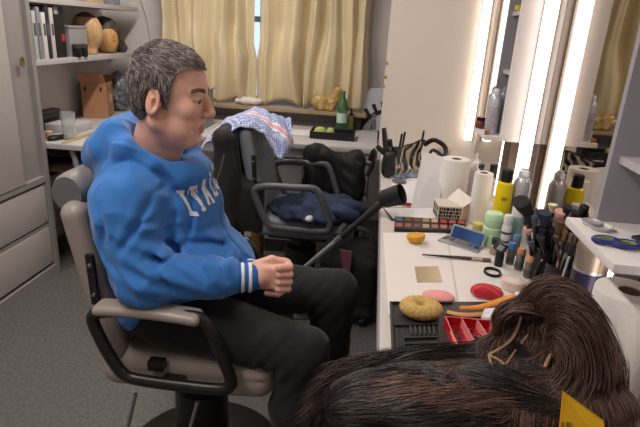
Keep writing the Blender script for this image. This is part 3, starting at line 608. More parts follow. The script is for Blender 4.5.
# ring, powder jars
q = PZ(492, 274, ZD); single('bracelet', tube(bmesh.new(), [q+V((.023*math.cos(a), .027*math.sin(a), .006)) for a in [2*PI*k/28 for k in range(28)]], .003, 8, True, sx=.7, sy=1.8), blk, 'thin black ring lying on the white sheet', 'ring')
q = PZ(512, 289, ZD); lathed_bottle('powder_jar', V((q.x, q.y, ZD+.001)), [('body', [(.026, 0), (.030, .004), (.031, .022)], M('powder_glass', 'dcc9be', .25)), ('lid', [(.032, .022), (.032, .028), (.029, .030), (0, .030)], M('powder_lid', 'd9c7bc', .35))], 'round beige powder jar beside the red puff', 'jar')
q = PZ(541, 299, ZD); lathed_bottle('powder_jar', V((q.x, q.y, ZD+.001)), [('body', [(.020, 0), (.022, .003), (.022, .018)], M('powder_glass2', 'cdbfae', .3)), ('lid', [(.0235, .018), (.0235, .025), (0, .026)], M('grey_lid', '9b948c', .35))], 'smaller grey lidded jar behind the brown wig', 'jar')
# sponge half
q = PZ(415, 243, ZD); f = lambda p: np.maximum(np.maximum(s_ell(p, q+V((0, 0, .026)), (.031, .026, .028)), p[:, 2]-(q.z+.030+.15*(p[:, 0]-q.x))), ZD+.001-p[:, 2])
ssingle('sponge', f, q-V((.04, .04, .01)), q+V((.04, .04, .06)), .0025, M('yellow_sponge', 'd39a35', .85, bump=.5, scale=260), 'cut yellow sponge half on the edge of the white sheet', 'sponge', 'makeup sponges', relax=1)
# gold card
flat('card', [(414.5, 267), (438, 266.5), (442.5, 282), (417, 282.5)], ZD+.002, .0012, M('gold_card', 'b8a585', .3, .6), 'small square gold card on the white sheet', 'card')
# pink sponge
q = PZ(438, 299, ZD); f = lambda p: np.maximum(s_ell(p, q+V((0, 0, .008)), (.044, .030, .0115))+.0015*wob(p, 90, 1), ZD+.002-p[:, 2])
ssingle('sponge', f, q-V((.06, .05, .01)), q+V((.06, .05, .03)), .0025, M('pink_sponge', 'e39a98', .85, bump=.2, scale=200), 'flat pink oval sponge behind the beige ring puff', 'sponge', 'makeup sponges', relax=1)
# red puff
q = PZ(486, 297, ZD)
def f(p):
    l = p-A_(q); an = np.arctan2(l[:, 1]/.028, l[:, 0]/.042)
    d = smin(s_ell(p, q+V((0, .002, .015)), (.043, .029, .019)), s_ell(p, q+V((-.010, -.004, .022)), (.030, .020, .015)), .006)
    return np.maximum(d+.0014*np.sin(l[:, 1]*420+2*np.sin(l[:, 0]*60))*np.clip(1-l[:, 0]*0, 0, 1), ZD+.002-p[:, 2])
ssingle('powder_puff', f, q-V((.06, .05, .01)), q+V((.07, .05, .05)), .0022, M('red_velvet', 'c0102c', .6, sheen=.4), 'folded crimson powder puff on the white sheet', 'powder puff', relax=1)
# beige donut sponge
q = PZ(420, 315, ZD+.006)
def f(p):
    d = p-A_(q+V((0, 0, .020))); d = d/A_((1.16, 1.0, 1)); rr = np.hypot(d[:, 0], d[:, 1]); return np.hypot(rr-.0255, d[:, 2]*1.1)-.0195+.0008*np.sin(np.arctan2(d[:, 1], d[:, 0])*22+rr*300)
ssingle('hair_donut', f, q-V((.06, .06, .01)), q+V((.06, .06, .05)), .0025, M('donut_mesh', 'c2a160', .8, var=.12, scale=180, bump=.8, stretch=(1, .3, 1)), 'beige ring shaped hair puff lying on the black tray', 'hair donut', relax=1)
# long blush palette and notebook
def quadbox(corners, z, h): return prism(bmesh.new(), [PZ(u, v, z) for u, v in corners], (0, 0, h))
t = thing('makeup_palette', 'long black palette with rows of red and brown pans beside the notebook', 'palette', PZ(430, 231, ZD))
A, B, C_, D = PZ(395, 221, ZD), PZ(463, 223, ZD), PZ(464, 233, ZD), PZ(394, 231, ZD)
obj('case', quadbox([(395, 219), (465, 223), (466, 234), (394, 231.5)], ZD+.001, .011), blk, t)
pc_ = ['54708f', '7d5648', '74483a', '9c7b5c', 'b8a27c', 'a64540', 'b0544c', 'a94c46', '9c5a54', '8a5650', '6a4a40', 'a88a78', '96695c', 'aa6a64', '8a5f54', 'a67a70']
def bil(c, u, v, z): a, b_, c_, d_ = [PZ(*k, ZD) for k in c]; p = a.lerp(b_, u).lerp(d_.lerp(c_, u), v); p.z = z; return p
cc = [(395, 219), (465, 223), (466, 234), (394, 231.5)]
for r in range(2):
    for k in range(8):
        ci = pc_[(k+r*8) % 16]; qd = [bil(cc, (k+.08+a)/8, (r+.1+b_)/2, ZD+.0122) for a, b_ in ((.04, .05), (.76, .05), (.76, .68), (.04, .68))]
        obj('color_pan', prism(bmesh.new(), qd, (0, 0, .0012)), M('pan'+ci, ci, .6), t, smooth=0)
t = thing('notebook', 'open white notebook with a black spine behind the long palette', 'notebook', PZ(410, 215, ZD))
obj('pages', quadbox([(384, 208.5), (434, 209), (438, 219), (393, 219)], ZD+.004, .003), pw, t); obj('cover', quadbox([(383, 208), (386, 208), (397, 221), (391, 220.5)], ZD+.001, .004), dkg, t)
obj('cover', quadbox([(386, 208), (435, 208.5), (440, 220.5), (395, 220.5)], ZD+.001, .003), dkg, t)
# patterned box
t = thing('gift_box', 'small white box with a black mosaic pattern and its flap open', 'box', PZ(445, 217, ZD))
pat = M('mosaic', 'e6e0da', .5); bc_ = [PZ(437, 221, ZD), PZ(461, 222.5, ZD)]
ax = (bc_[1]-bc_[0]); L = ax.length; ax.normalize(); ay = V((-ax.y, ax.x, 0)); o0 = bc_[0]+V((0, 0, .001)); hb = .058
pl = lambda a, b_, c: o0+ax*a+ay*b_+V((0, 0, c))
obj('carton', prism(bmesh.new(), [pl(0, 0, 0), pl(L, 0, 0), pl(L, .10, 0), pl(0, .10, 0)], (0, 0, hb)), M('box_cream', 'd6c9bc', .6), t, smooth=0)
bm = bmesh.new()
ys = [.003, .015, .028, .041, .055]
for r in range(4):
    x = .003
    while x < L-.006:
        w_ = random.uniform(.007, .016); w_ = min(w_, L-.003-x)
        prism(bm, [pl(x, -.0005, ys[r]+.001), pl(x+w_-.003, -.0005, ys[r]+.001), pl(x+w_-.003, -.0005, ys[r+1]-.002), pl(x, -.0005, ys[r+1]-.002)], ay*-.0006); x += w_
for r in range(3):
    prism(bm, [pl(-.0005, .01+r*.03, .006), pl(-.0005, .033+r*.03, .006), pl(-.0005, .033+r*.03, .026), pl(-.0005, .01+r*.03, .026)], ax*-.0006); prism(bm, [pl(-.0005, .01+r*.03, .031), pl(-.0005, .028+r*.03, .031), pl(-.0005, .028+r*.03, .052), pl(-.0005, .01+r*.03, .052)], ax*-.0006)
obj('mosaic_print', bm, blk, t, smooth=0)
obj('flap', prism(bmesh.new(), [pl(L*.55, .10, hb), pl(L, .0, hb), pl(L+.045, .03, hb+.02), pl(L*.5+.05, .13, hb+.035)], (0, 0, .002)), M('flap_white', 'e0d6cc', .6), t, smooth=0)
obj('side_flap', prism(bmesh.new(), [pl(L+.002, .0, .004), pl(L+.04, .03, .004), pl(L+.04, .03, hb), pl(L+.002, 0, hb)], (0, .002, 0)), M('flap_tan', 'cbb09a', .6), t, smooth=0)
# open eyeshadow palette
t = thing('eyeshadow_palette', 'open eyeshadow palette with a blue mirrored lid', 'palette', PZ(462, 246, ZD))
cc2 = [(449, 236.5), (482, 247.5), (477.5, 253.5), (437.5, 241)]
alu = M('palette_silver', 'a9adb4', .3, .6)
obj('tray', quadbox(cc2, ZD+.002, .006), alu, t, smooth=0)
for k in range(6):
    for r in range(1):
        qd = [bil(cc2, (k+.12+a)/6, .25+b_, ZD+.0082) for a, b_ in ((0, 0), (.76, 0), (.76, .5), (0, .5))]; ci = ['54504f', '6b5148', '7b7470', '8a6a5a', '5d6370', '3e3b40'][k]
        obj('color_pan', prism(bmesh.new(), qd, (0, 0, .001)), M('eye'+ci, ci, .5), t, smooth=0)
h0, h1 = PZ(449, 236.5, ZD+.008), PZ(482, 247.5, ZD+.008); up_ = V((.012, .014, .042))
lid = obj('lid', prism(bmesh.new(), [h0, h1, h1+up_, h0+up_], V((.002, .004, 0))), alu, t, smooth=0)
e1 = (h1-h0); m_ = [h0+e1*.05+up_*.08, h0+e1*.95+up_*.08, h0+e1*.95+up_*.92, h0+e1*.05+up_*.92]
obj('blue_mirror', prism(bmesh.new(), [a+V((-.0006, -.0016, 0)) for a in m_], V((0, .001, 0))), M('blue_mirror', '3d66a3', .12, .6), lid, smooth=0)
# long brush
def brush_flat(a, b_, r, lab):
    t = thing('makeup_brush', lab, 'brush', (V(a)+V(b_))/2); a = V(a); b_ = V(b_); d = b_-a
    obj('handle', tube(bmesh.new(), [a, a+d*.3, a+d*.72], lambda s: r*(.35+.65*s), 10), M('brush_handle', '3b2f2c', .35), t)
    obj('ferrule', tube(bmesh.new(), [a+d*.72, a+d*.88], lambda s: r*(1+.25*s), 12), M('ferrule', 'c3b8ae', .25, .9), t)
    obj('bristles', tube(bmesh.new(), [a+d*.88, a+d*.95, b_], lambda s: r*(1.3+.25*s-.2*s*s), 12, sy=.7), M('bristle_brown', '7d5f47', .8, var=.3, scale=200, stretch=(1, 8, 8)), t)
brush_flat(PZ(422, 254.5, ZD+.008), PZ(490.5, 260, ZD+.008), .0055, 'long makeup brush lying across the white sheets')
# orange wooden brushes
orw = M('orange_wood', 'd98a2b', .4, var=.08, scale=15, stretch=(1, 5, 5))
def paddle(pts, ws, h, mat, name, lab, cat):
    t = thing(name, lab, cat, (V(pts[0])+V(pts[-1]))/2)
    P_ = catmull(pts, 6); n = len(P_); bm = bmesh.new(); 
    W_ = np.interp(np.linspace(0, 1, n), np.linspace(0, 1, len(ws)), ws)
    tube(bm, P_, lambda s: float(np.interp(s, np.linspace(0, 1, n), W_)), 12, sx=1, sy=h, up=(0, 0, 1)); o = obj('wooden_body', bm, mat, t); return t
t = paddle([PZ(460, 308, ZD+.024), PZ(480, 307, ZD+.024), PZ(505, 300, ZD+.026), PZ(530, 294, ZD+.028)], [.007, .0085, .012, .017], .55, orw, 'hair_brush', 'orange wooden hair brush lying over the black tray', 'hair brush')
q = PZ(519, 295, ZD+.036); obj('white_dot', lathe(bmesh.new(), [(.011, 0), (.012, .002), (.010, .005), (0, .006)], q, seg=20), whp, t)
t = paddle([PZ(447, 312, ZD+.011), PZ(462, 315, ZD+.011), PZ(485, 314, ZD+.011), PZ(500, 311, ZD+.011)], [.007, .0085, .009, .008], .6, M('pale_orange_wood', 'd39a66', .45), 'comb', 'pale orange wooden handle lying under the orange hair brush', 'comb')
# tissue
q = PZ(492, 322, ZD+.012); f = lambda p: s_ell(p, q+V((0, 0, .014)), (.026, .03, .018))+.006*wob(p, 120, 3)
ssingle('tissue', f, q-V((.05, .05, .02)), q+V((.05, .05, .06)), .0028, M('tissue_white', 'd3d3d8', .9), 'crumpled white tissue between the red case and the brown wig', 'tissue')
# black tray with slots
t = thing('tool_tray', 'black plastic tray with comb slots on the desk edge', 'tray', PZ(430, 330, ZD))
tm = M('tray_black', '2f2d2e', .45)
bm = quadbox([(389.5, 303), (494, 303), (520, 350), (391.5, 356)], ZD+.0022, .004); obj('tray_base', bm, tm, t, smooth=0)
def bar(a, b_, w_, h, z0, nm, mat):
    a = PZ(*a, ZD+z0); b_ = PZ(*b_, ZD+z0); m = (a+b_)/2; d = b_-a; bm = bmesh.new(); box(bm, m+V((0, 0, h/2)), (d.length, w_, h), Matrix.Rotation(math.atan2(d.y, d.x), 3, 'Z'), .001); obj(nm, bm, mat, t)
for a, b_ in (((390, 304), (452, 304)), ((392, 354), (440, 353)), ((391, 305), (393, 354)), ((394, 327), (437, 326)), ((404, 340), (437, 339)), ((404, 346), (437, 345)), ((396, 330), (398, 352)), ((402, 330), (404, 352)), ((438, 326), (441, 352))):
    bar(a, b_, .004, .007, .006, 'rib', tm)
for k in range(6): bar((410+k*4.6, 328), (411.5+k*4.6, 336), .0035, .007, .006, 'comb_tooth', M('tooth_grey', '4a4847', .5))
# red case with compartments
t = thing('compartment_case', 'open red plastic case with clear dividers and small dark pins', 'case', PZ(475, 335, ZD))
rdm = M('red_plastic', 'b8121f', .3); rdt = M('red_edge', 'd8474f', .3)
rc = [(444, 326), (500, 331), (524, 358), (457, 358)]; z0 = ZD+.0065
c4 = [PZ(u, v, z0) for u, v in rc]; 
for k in c4: k.z = z0
obj('case_floor', prism(bmesh.new(), c4, (0, 0, .003)), rdm, t, smooth=0)
for i in range(4):
    a, b_ = c4[i], c4[(i+1) % 4]; m = (a+b_)/2; d = b_-a; bm = bmesh.new(); box(bm, m+V((0, 0, .0125)), (d.length+.002, .002, .025), Matrix.Rotation(math.atan2(d.y, d.x), 3, 'Z')); w_o = obj('wall', bm, rdm, t, smooth=0)
    bm = bmesh.new(); box(bm, m+V((0, 0, .0257)), (d.length+.004, .0032, .0014), Matrix.Rotation(math.atan2(d.y, d.x), 3, 'Z')); obj('rim', bm, rdt, t, smooth=0)
for s in (.29, .56, .80):
    a, b_ = c4[0].lerp(c4[1], s), c4[3].lerp(c4[2], s); m = (a+b_)/2; d = b_-a; bm = bmesh.new(); box(bm, m+V((0, 0, .0135)), (d.length, .0014, .024), Matrix.Rotation(math.atan2(d.y, d.x), 3, 'Z')); obj('divider', bm, M('pink_edge', 'e08a8c', .25), t, smooth=0)
def cell(u, v): return c4[0].lerp(c4[1], u).lerp(c4[3].lerp(c4[2], u), v)
for k, s in enumerate((.16, .42, .68, .9)):
    bm = bmesh.new()
    for j in range(26):
        p = cell(s+random.uniform(-.07, .07), random.uniform(.1, .75)); p.z = z0+random.uniform(.006, .011); a = random.uniform(0, PI); dd = V((math.cos(a), math.sin(a), 0))*.008; tube(bm, [p-dd, p+V((0, 0, .002)), p+dd], .0009, 4)
    tag(single('hair_pins', bm, blk, ['dark hair pins in the leftmost compartment of the red case', 'dark hair pins in the second compartment of the red case', 'dark hair pins in the third compartment of the red case', 'dark hair pins in the rightmost compartment of the red case'][k], 'hair pins', 'hair pins in the red case'), ['dark hair pins in the leftmost compartment of the red case', 'dark hair pins in the second compartment of the red case', 'dark hair pins in the third compartment of the red case', 'dark hair pins in the rightmost compartment of the red case'][k], 'hair pins', 'hair pins in the red case', 'stuff')
a, b_ = PZ(451, 332, z0+.028), PZ(457, 346, z0+.028); single('lip_pencil', tube(bmesh.new(), [a, a.lerp(b_, .5), b_], lambda s: .003+.002*s, 10), M('salmon', 'd8705e', .4), 'salmon pink stick lying over the corner of the red case', 'stick')
# ---------------- brush pot cluster
base = PZ(560, 284, ZD)
potm = M('pot_black', '1a181c', .35)
def pot(c, rx, ry, h, lab):
    c = V(c); t = thing('brush_pot', lab, 'pot', c, 0, 'brush pots')
    obj('holder', lathe(bmesh.new(), [(.9, 0), (1, .004), (1, h), (.94, h), (.9, .006), (0, .006)], (0, 0, 0), seg=28), potm, t, world=False); 
    for ch in t.children: ch.data.transform(Matrix.Diagonal((rx, ry, 1, 1)))
    return t
P1, P2 = V((.526, 1.46, ZD+.001)), V((.538, 1.36, ZD+.001))
pot(P1, .044, .046, .10, 'black brush pot farther from the camera, full of brushes'); pot(P2, .042, .040, .09, 'black brush pot nearer the camera, full of slim brushes')
def standing_brush(base, tip, rh, hl, rb, cb_, hcol, lab, sq=.6, fl=(.01)):
    base, tip = V(base), V(tip); d = tip-base; L = d.length; dd = d/L
    t = thing('makeup_brush', lab, 'brush', base, 0, 'brushes standing in the pots'); fb = tip-dd*hl; ff = fb-dd*.028
    obj('handle', tube(bmesh.new(), [base, base.lerp(ff, .5), ff], lambda s: rh*(.6+.4*s), 8), M('h'+hcol, hcol, .35), t)
    obj('ferrule', tube(bmesh.new(), [ff, fb], lambda s: rh+(rb*.55-rh)*s, 10), M('ferrule_dark', '55535a', .3, .8), t)
    obj('bristles', tube(bmesh.new(), [fb, fb+dd*hl*.35, fb+dd*hl*.75, tip-dd*.001, tip], lambda s: rb*(.55+.9*s)*(1 if s < .6 else max(.12, 1-((s-.6)/.4)**2.2)), 12, sy=sq), M('b'+cb_, cb_, .85, var=.25, scale=90), t)
def at_(u, v, y): return PY(u, v, y)
sb_ = standing_brush
sb_(P1+V((.03, 0, .07)), at_(520, 201, 1.43), .005, .065, .034, '17161a', '141316', 'big fluffy black brush leaning left out of the far pot')
sb_(P1+V((.01, .01, .008)), at_(553, 204, 1.47), .004, .024, .013, 'd8cfa4', '1c1b22', 'brush with small round cream tip in the far pot', .9)
sb_(P1+V((.0, -.015, .008)), at_(561, 211, 1.41), .0045, .030, .018, 'dba3a0', '22212c', 'brush with pink angled tip in the far pot', .8)
sb_(P1+V((-.02, -.01, .008)), at_(534, 213, 1.42), .0045, .036, .022, '4a5a72', '1a1a20', 'blue grey soft brush at the left of the far pot')
sb_(P1+V((-.025, .01, .008)), at_(528, 228, 1.43), .004, .022, .013, 'd7a79c', '8d8d96', 'brush with pinkish tip low at the left of the far pot')
sb_(P1+V((.015, -.02, .008)), at_(544, 212, 1.40), .004, .04, .022, '262a45', '20223a', 'dark navy brush in the middle of the far pot')
sb_(P1+V((.02, .0, .008)), at_(548, 218, 1.43), .004, .04, .019, '2b2a40', '1b1b26', 'slim dark violet brush in the far pot')
sb_(P1+V((.03, .01, .008)), at_(577, 212, 1.44), .0045, .04, .020, '1b1a1e', '17161a', 'dark brush leaning right out of the far pot')
sb_(P2+V((-.015, .01, .008)), at_(560, 220, 1.36), .0045, .038, .020, '5b4031', '241d1d', 'brown soft brush at the left of the near pot')
for k, (u, v, c, h, lab) in enumerate(((566, 231, '6d5546', '9c9690', 'slim brown brush with grey handle in the near pot'), (571, 234, '80604c', '8b8680', 'slim light brown brush beside the grey handled one'), (576, 236, '5c4a40', '2c2624', 'slim dark brown brush in the middle of the near pot'), (581, 238, 'a98a76', '1b191b', 'slim beige tipped brush at the right of the near pot'), (586, 242, 'cf8f78', '2a2225', 'slim brush with orange pink tip at the right of the near pot'), (556, 236, '4b3a33', '6d3a30', 'slim dark brush low at the left of the near pot'))):
    sb_(P2+V((-.02+.008*k, -.012+.004*k, .008)), at_(u, v, 1.34-.004*k), .0034, .026, .0085, c, h, lab)
sb_(P2+V((.01, -.02, .008)), at_(594, 246, 1.30), .009, .05, .016, '262124', '1d1a1c', 'thick black brush leaning right out of the near pot', .9)
mor = [(527, 214, '1b1a20', 'dark brush behind the blue grey one in the far pot'), (538, 224, '2f3a55', 'muted blue brush low in the far pot'), (543, 228, '1c1b22', 'short black brush in the middle of the far pot'), (551, 228, '3d3a4c', 'grey violet brush low in the far pot'), (530, 240, '5c5f6a', 'short grey brush at the left rim of the far pot'), (568, 206, '1a191c', 'tall black brush at the back of the far pot'), (584, 206, '1d1c1f', 'black brush leaning far right out of the far pot'), (557, 230, '262631', 'small dark brush in front of the brown one in the far pot'), (540, 236, '32303c', 'short dark brush at the front rim of the far pot')]
for k, (u, v, c, lab) in enumerate(mor):
    sb_(P1+V((-.025+.006*k, .018*math.sin(k*2.1), .008)), at_(u, v, 1.42+.02*math.sin(k*2.1)), .0035, .03+.003*(k % 3), .014+.003*(k % 2), c, '1b1a1f', lab)
a, b_ = P2+V((-.02, -.052, .0)), at_(569, 257, 1.25); single('pen', tube(bmesh.new(), [V((.50, 1.262, ZD+.005)), b_], .0032, 8), M('pen_white', 'b9bcc6', .3), 'pale grey pen leaning against the near brush pot', 'pen')
# hair clips
for k, (u, v, lab) in enumerate(((536, 284, 'black curved hair clip standing against the far pot'), (545, 290, 'second black hair clip, nearer the brown wig'))):
    q = PZ(u, v, ZD+.002); t = thing('hair_clip', lab, 'clip', q, 0, 'black hair clips')
    pts = [q+V(p_) for p_ in ((0, 0, .004), (-.004, .0, .03), (.0, .0, .055), (.010, .002, .072), (.022, .004, .062), (.030, .006, .035))]
    obj('upper_jaw', tube(bmesh.new(), pts, .0045, 8, smooth=4, sy=1.8), M('clip_black', '232225', .25, coat=.4), t)
    obj('lower_jaw', tube(bmesh.new(), [p_+V((.012, .008, -.002)) for p_ in pts[:4]], .004, 8, smooth=4), M('clip_grey', '6d6d72', .3, .5), t)
# purple can under near board
q = PZ(605, 300, ZD)
lathed_bottle('spray_can', V((.520, 1.16, ZD+.001)), [('can_body', [(.034, 0), (.036, .004), (.036, .17)], M('purple_can', '2f2b45', .35, .3)), ('gold_shoulder', [(.036, .17), (.036, .215), (.030, .24), (.022, .246), (0, .247)], M('champagne', '9c8c80', .35, .6)), ('rim_band', [(.0365, .165), (.0365, .172)], M('silver_band', 'b9b6c2', .3, .8))], 'purple can with champagne top under the near shelf board', 'spray can')
# ---------------- far end: bags, cards
pink = M('frost_strap', '2a2a2c', .4)
c = V((.055, 0, 0))
y0 = 2.62
def yb(u, v, y=2.62): return PY(u, v, y)
# clear zipped pouch with black print
t = thing('pouch', 'clear cosmetic pouch with black and cream pattern at the far end of the desk', 'pouch', PZ(410, 176, ZD))
A0, B0 = PZ(391, 178, ZD+.004), PZ(425, 175, ZD+.004); hh = .15
ax = (B0-A0); L = ax.length; ax.normalize(); ay = V((-ax.y, ax.x, 0))
def fp(u, v): 
    return A0+ax*(L*u)+ay*(.05*math.sin(PI*v)*.5+(.035*(v))-.03*math.sin(PI*u)*(1-v)*.8+.006*math.sin(u*17+v*6))+V((0, 0, hh*v*(1-.10*math.sin(u*4+.6))))
obj('front_side', sheet(bmesh.new(), fp, 24, 16, .002), M('pouch_print', '121215', .25, scale=9, col2='b5a892', coat=.5, kind='wave', stretch=(1, 1, 1)), t, smooth=180)
obj('back_side', sheet(bmesh.new(), lambda u, v: fp(u, v)+ay*(.07*(1-v)+.01), 24, 12, .002), M('pouch_back', '2a2628', .3, scale=16, col2='9a8c7c'), t, smooth=180)
obj('base_band', sheet(bmesh.new(), lambda u, v: fp(u, v*.16)+ay*-.003, 24, 3, .002), M('pouch_blue', '3c4f6d', .4, scale=60, col2='9aa6b8'), t, smooth=180)
obj('zip', tube(bmesh.new(), [fp(k/10, 1.0)+V((0, 0, .003)) for k in range(11)], .004, 6), blk, t)
for k, (u, v, h_, lab) in enumerate(((402, 134, .03, 'black pen sticking out of the patterned pouch at its left'), (405, 132, .035, 'slim pen sticking up from the middle left of the pouch'), (424, 131, .03, 'dark tube sticking up at the right of the patterned pouch'))):
    p = PY(u, v, 2.62); single('pen', tube(bmesh.new(), [V((p.x-.008, p.y+.03, .80)), p+V((0, 0, 0))], .0055, 8), blk, lab, 'pen', 'pens in the patterned pouch')
# dark tool holder left
tp = PZ(384, 169, ZD)
t = thing('tool_bag', 'black upright bag packed with tools at the desk corner by the partition', 'bag', PZ(383, 172, ZD))
f = lambda p: np.maximum(s_box(p, A_((.088, 2.52, ZD+.065)), (.030, .075, .065), .02)+.006*wob(p, 40, 2), ZD+.001-p[:, 2])
sobj('bag_body', f, (.02, 2.41, ZD-.01), (.17, 2.63, ZD+.16), .005, M('bag_black', '1c1b1e', .5, bump=.3, scale=80), t)
for k, (u, v, lab) in enumerate(((384, 128, 'tallest black brush handle in the tool bag'), (377, 146, 'black comb handle leaning left in the tool bag'), (390, 140, 'black handle at the right of the tool bag'), (381, 150, 'short black handle in the tool bag'), (387, 146, 'dark clip handle in the middle of the tool bag'))):
    p = PY(u, v, 2.5); q = V((.075+.009*k, 2.49+.015*(k % 3), .84)); single('hair_tool', tube(bmesh.new(), [q, (q+p)/2+V((0, .005, 0)), p], lambda s: .010+.004*math.sin(s*3), 8), M('tool_black', '222126', .4), lab, 'hair tool', 'handles in the tool bag')
# strap loop + ghost cup
q = yb(436, 148, 2.66)
single('belt', tube(bmesh.new(), [PY(424, 145, 2.70), PY(434, 140, 2.68), PY(445, 147, 2.66), PY(444, 156, 2.64), PY(433, 150, 2.64), PY(427, 158, 2.66), V((.24, 2.68, ZD+.02))], .010, 8, smooth=5, sx=.35, sy=1.2), blk, 'black strap looping up at the right of the patterned pouch', 'strap')
lathed_bottle('plastic_cup', V((.37, 2.72, ZD+.001)), [('cup', [(.028, 0), (.036, .11), (.0345, .11), (.0265, .003), (0, .003)], M('cup_clear', 'efe6de', .2, trans=.8, ior=1.1))], 'translucent plastic cup in front of the partition behind the wide paper roll', 'cup')
for u, v, r, h_, c_, lab in ((476, 170, .016, .05, '6b4a44', 'small dark jar in front of the far mirror'), (487, 173, .018, .06, '5b5a60', 'small grey jar in front of the far mirror')):
    q = PZ(u, v+3, ZD); q.x = min(q.x, .55); lathed_bottle('jar', V((q.x, q.y, ZD+.001)), [('body', [(r, 0), (r*1.1, .004), (r*1.1, h_*.7)], M('fj'+c_, c_, .4)), ('lid', [(r*1.12, h_*.7), (r*1.12, h_), (0, h_)], dkg)], lab, 'jar')
# folded white card standing + sheet
t = thing('card', 'white folded card standing on the desk left of the wide paper roll', 'card', PZ(430, 200, ZD))
k4 = [PY(411, 204, 1.99), PY(440, 206, 2.02), PY(443, 157, 2.16), PY(423, 152, 2.16)]
for k_ in k4[:2]: k_.z = ZD+.001
obj('front_leaf', prism(bmesh.new(), k4, V((0, .0015, 0))), pw, t, smooth=0)
obj('back_leaf', prism(bmesh.new(), [k4[2]+V((0, .002, 0)), k4[3]+V((0, .002, 0)), V((k4[3].x, 2.28, ZD+.001)), V((k4[2].x, 2.28, ZD+.001))], V((0, .0015, 0))), pw, t, smooth=0)
flat('paper', [(391, 178), (436, 173), (440, 205), (396, 203)], ZD+.0005, .0015, pw, 'white sheet lying under the standing card', 'paper')
q = PZ(399, 182, ZD+.003); t = thing('lens_ring', 'flat grey oval lid lying on the white sheet below the pouch', 'lid', q); obj('disc', lathe(bmesh.new(), [(.030, 0), (.033, .002), (.033, .008), (.028, .009), (0, .009)], (0, 0, 0), seg=28), M('lid_grey', '77757a', .3, trans=.2), t, world=False)
t = thing('scissors', 'small scissors with red handles poking out beside the white card', 'scissors', PZ(406, 205, ZD))
red = M('red_handle', 'b3202c', .35)
for u, v in ((402, 203.5), (409, 204.5)):
    q = PZ(u, v, ZD+.006); obj('handle', tube(bmesh.new(), [q+V((.015*math.cos(a), .012*math.sin(a), 0)) for a in [2*PI*k/16 for k in range(16)]], .004, 8, True), red, t)
q = PZ(412, 204, ZD+.005); bm = bmesh.new(); box(bm, q+V((.035, .0, 0)), (.06, .008, .003)); obj('blades', bm, M('dark_steel', '4a4a50', .3, .9), t)
# crutch leaning on the desk edge
t = thing('crutch', 'grey forearm crutch with black cuff leaning against the desk edge', 'crutch', PY(300, 268, 2.05))
T = PY(385, 200, 1.905); B = PY(304, 268, 1.90); d = (T-B)
cm = M('crutch_black', '1e1e21', .5); al = M('crutch_alu', 'a3a4a8', .35, .6)
foot = B+(B-T)*((B.z-.02)/(T.z-B.z))
mid = B.lerp(T, .42)
obj('lower_tube', tube(bmesh.new(), [foot, mid], .010, 12), al, t); obj('rubber_foot', tube(bmesh.new(), [foot-(T-B).normalized()*.0, foot+(T-B).normalized()*.05], .016, 12), cm, t)
obj('collar', tube(bmesh.new(), [mid.lerp(B, .04), mid.lerp(T, .10)], .013, 12), M('crutch_collar', '5a5a60', .4), t)
obj('upper_shaft', tube(bmesh.new(), [mid, mid.lerp(T, .5), T], lambda s: .011+.007*s*s, 12), cm, t)
g0 = mid.lerp(T, .12); obj('hand_grip', tube(bmesh.new(), [g0, g0+V((-.02, .03, -.01)), g0+V((.0, .11, .0))], .014, 10), cm, t)
ca, cb2 = PY(384, 199, 1.90), PY(402, 194, 1.87)
obj('arm_cuff', lathe(bmesh.new(), [(.020, -.012), (.034, .0), (.040, (cb2-ca).length), (.0375, (cb2-ca).length), (.031, .002), (.012, -.008), (0, -.008)], ca, cb2-ca, 28, sx=.85), cm, t)
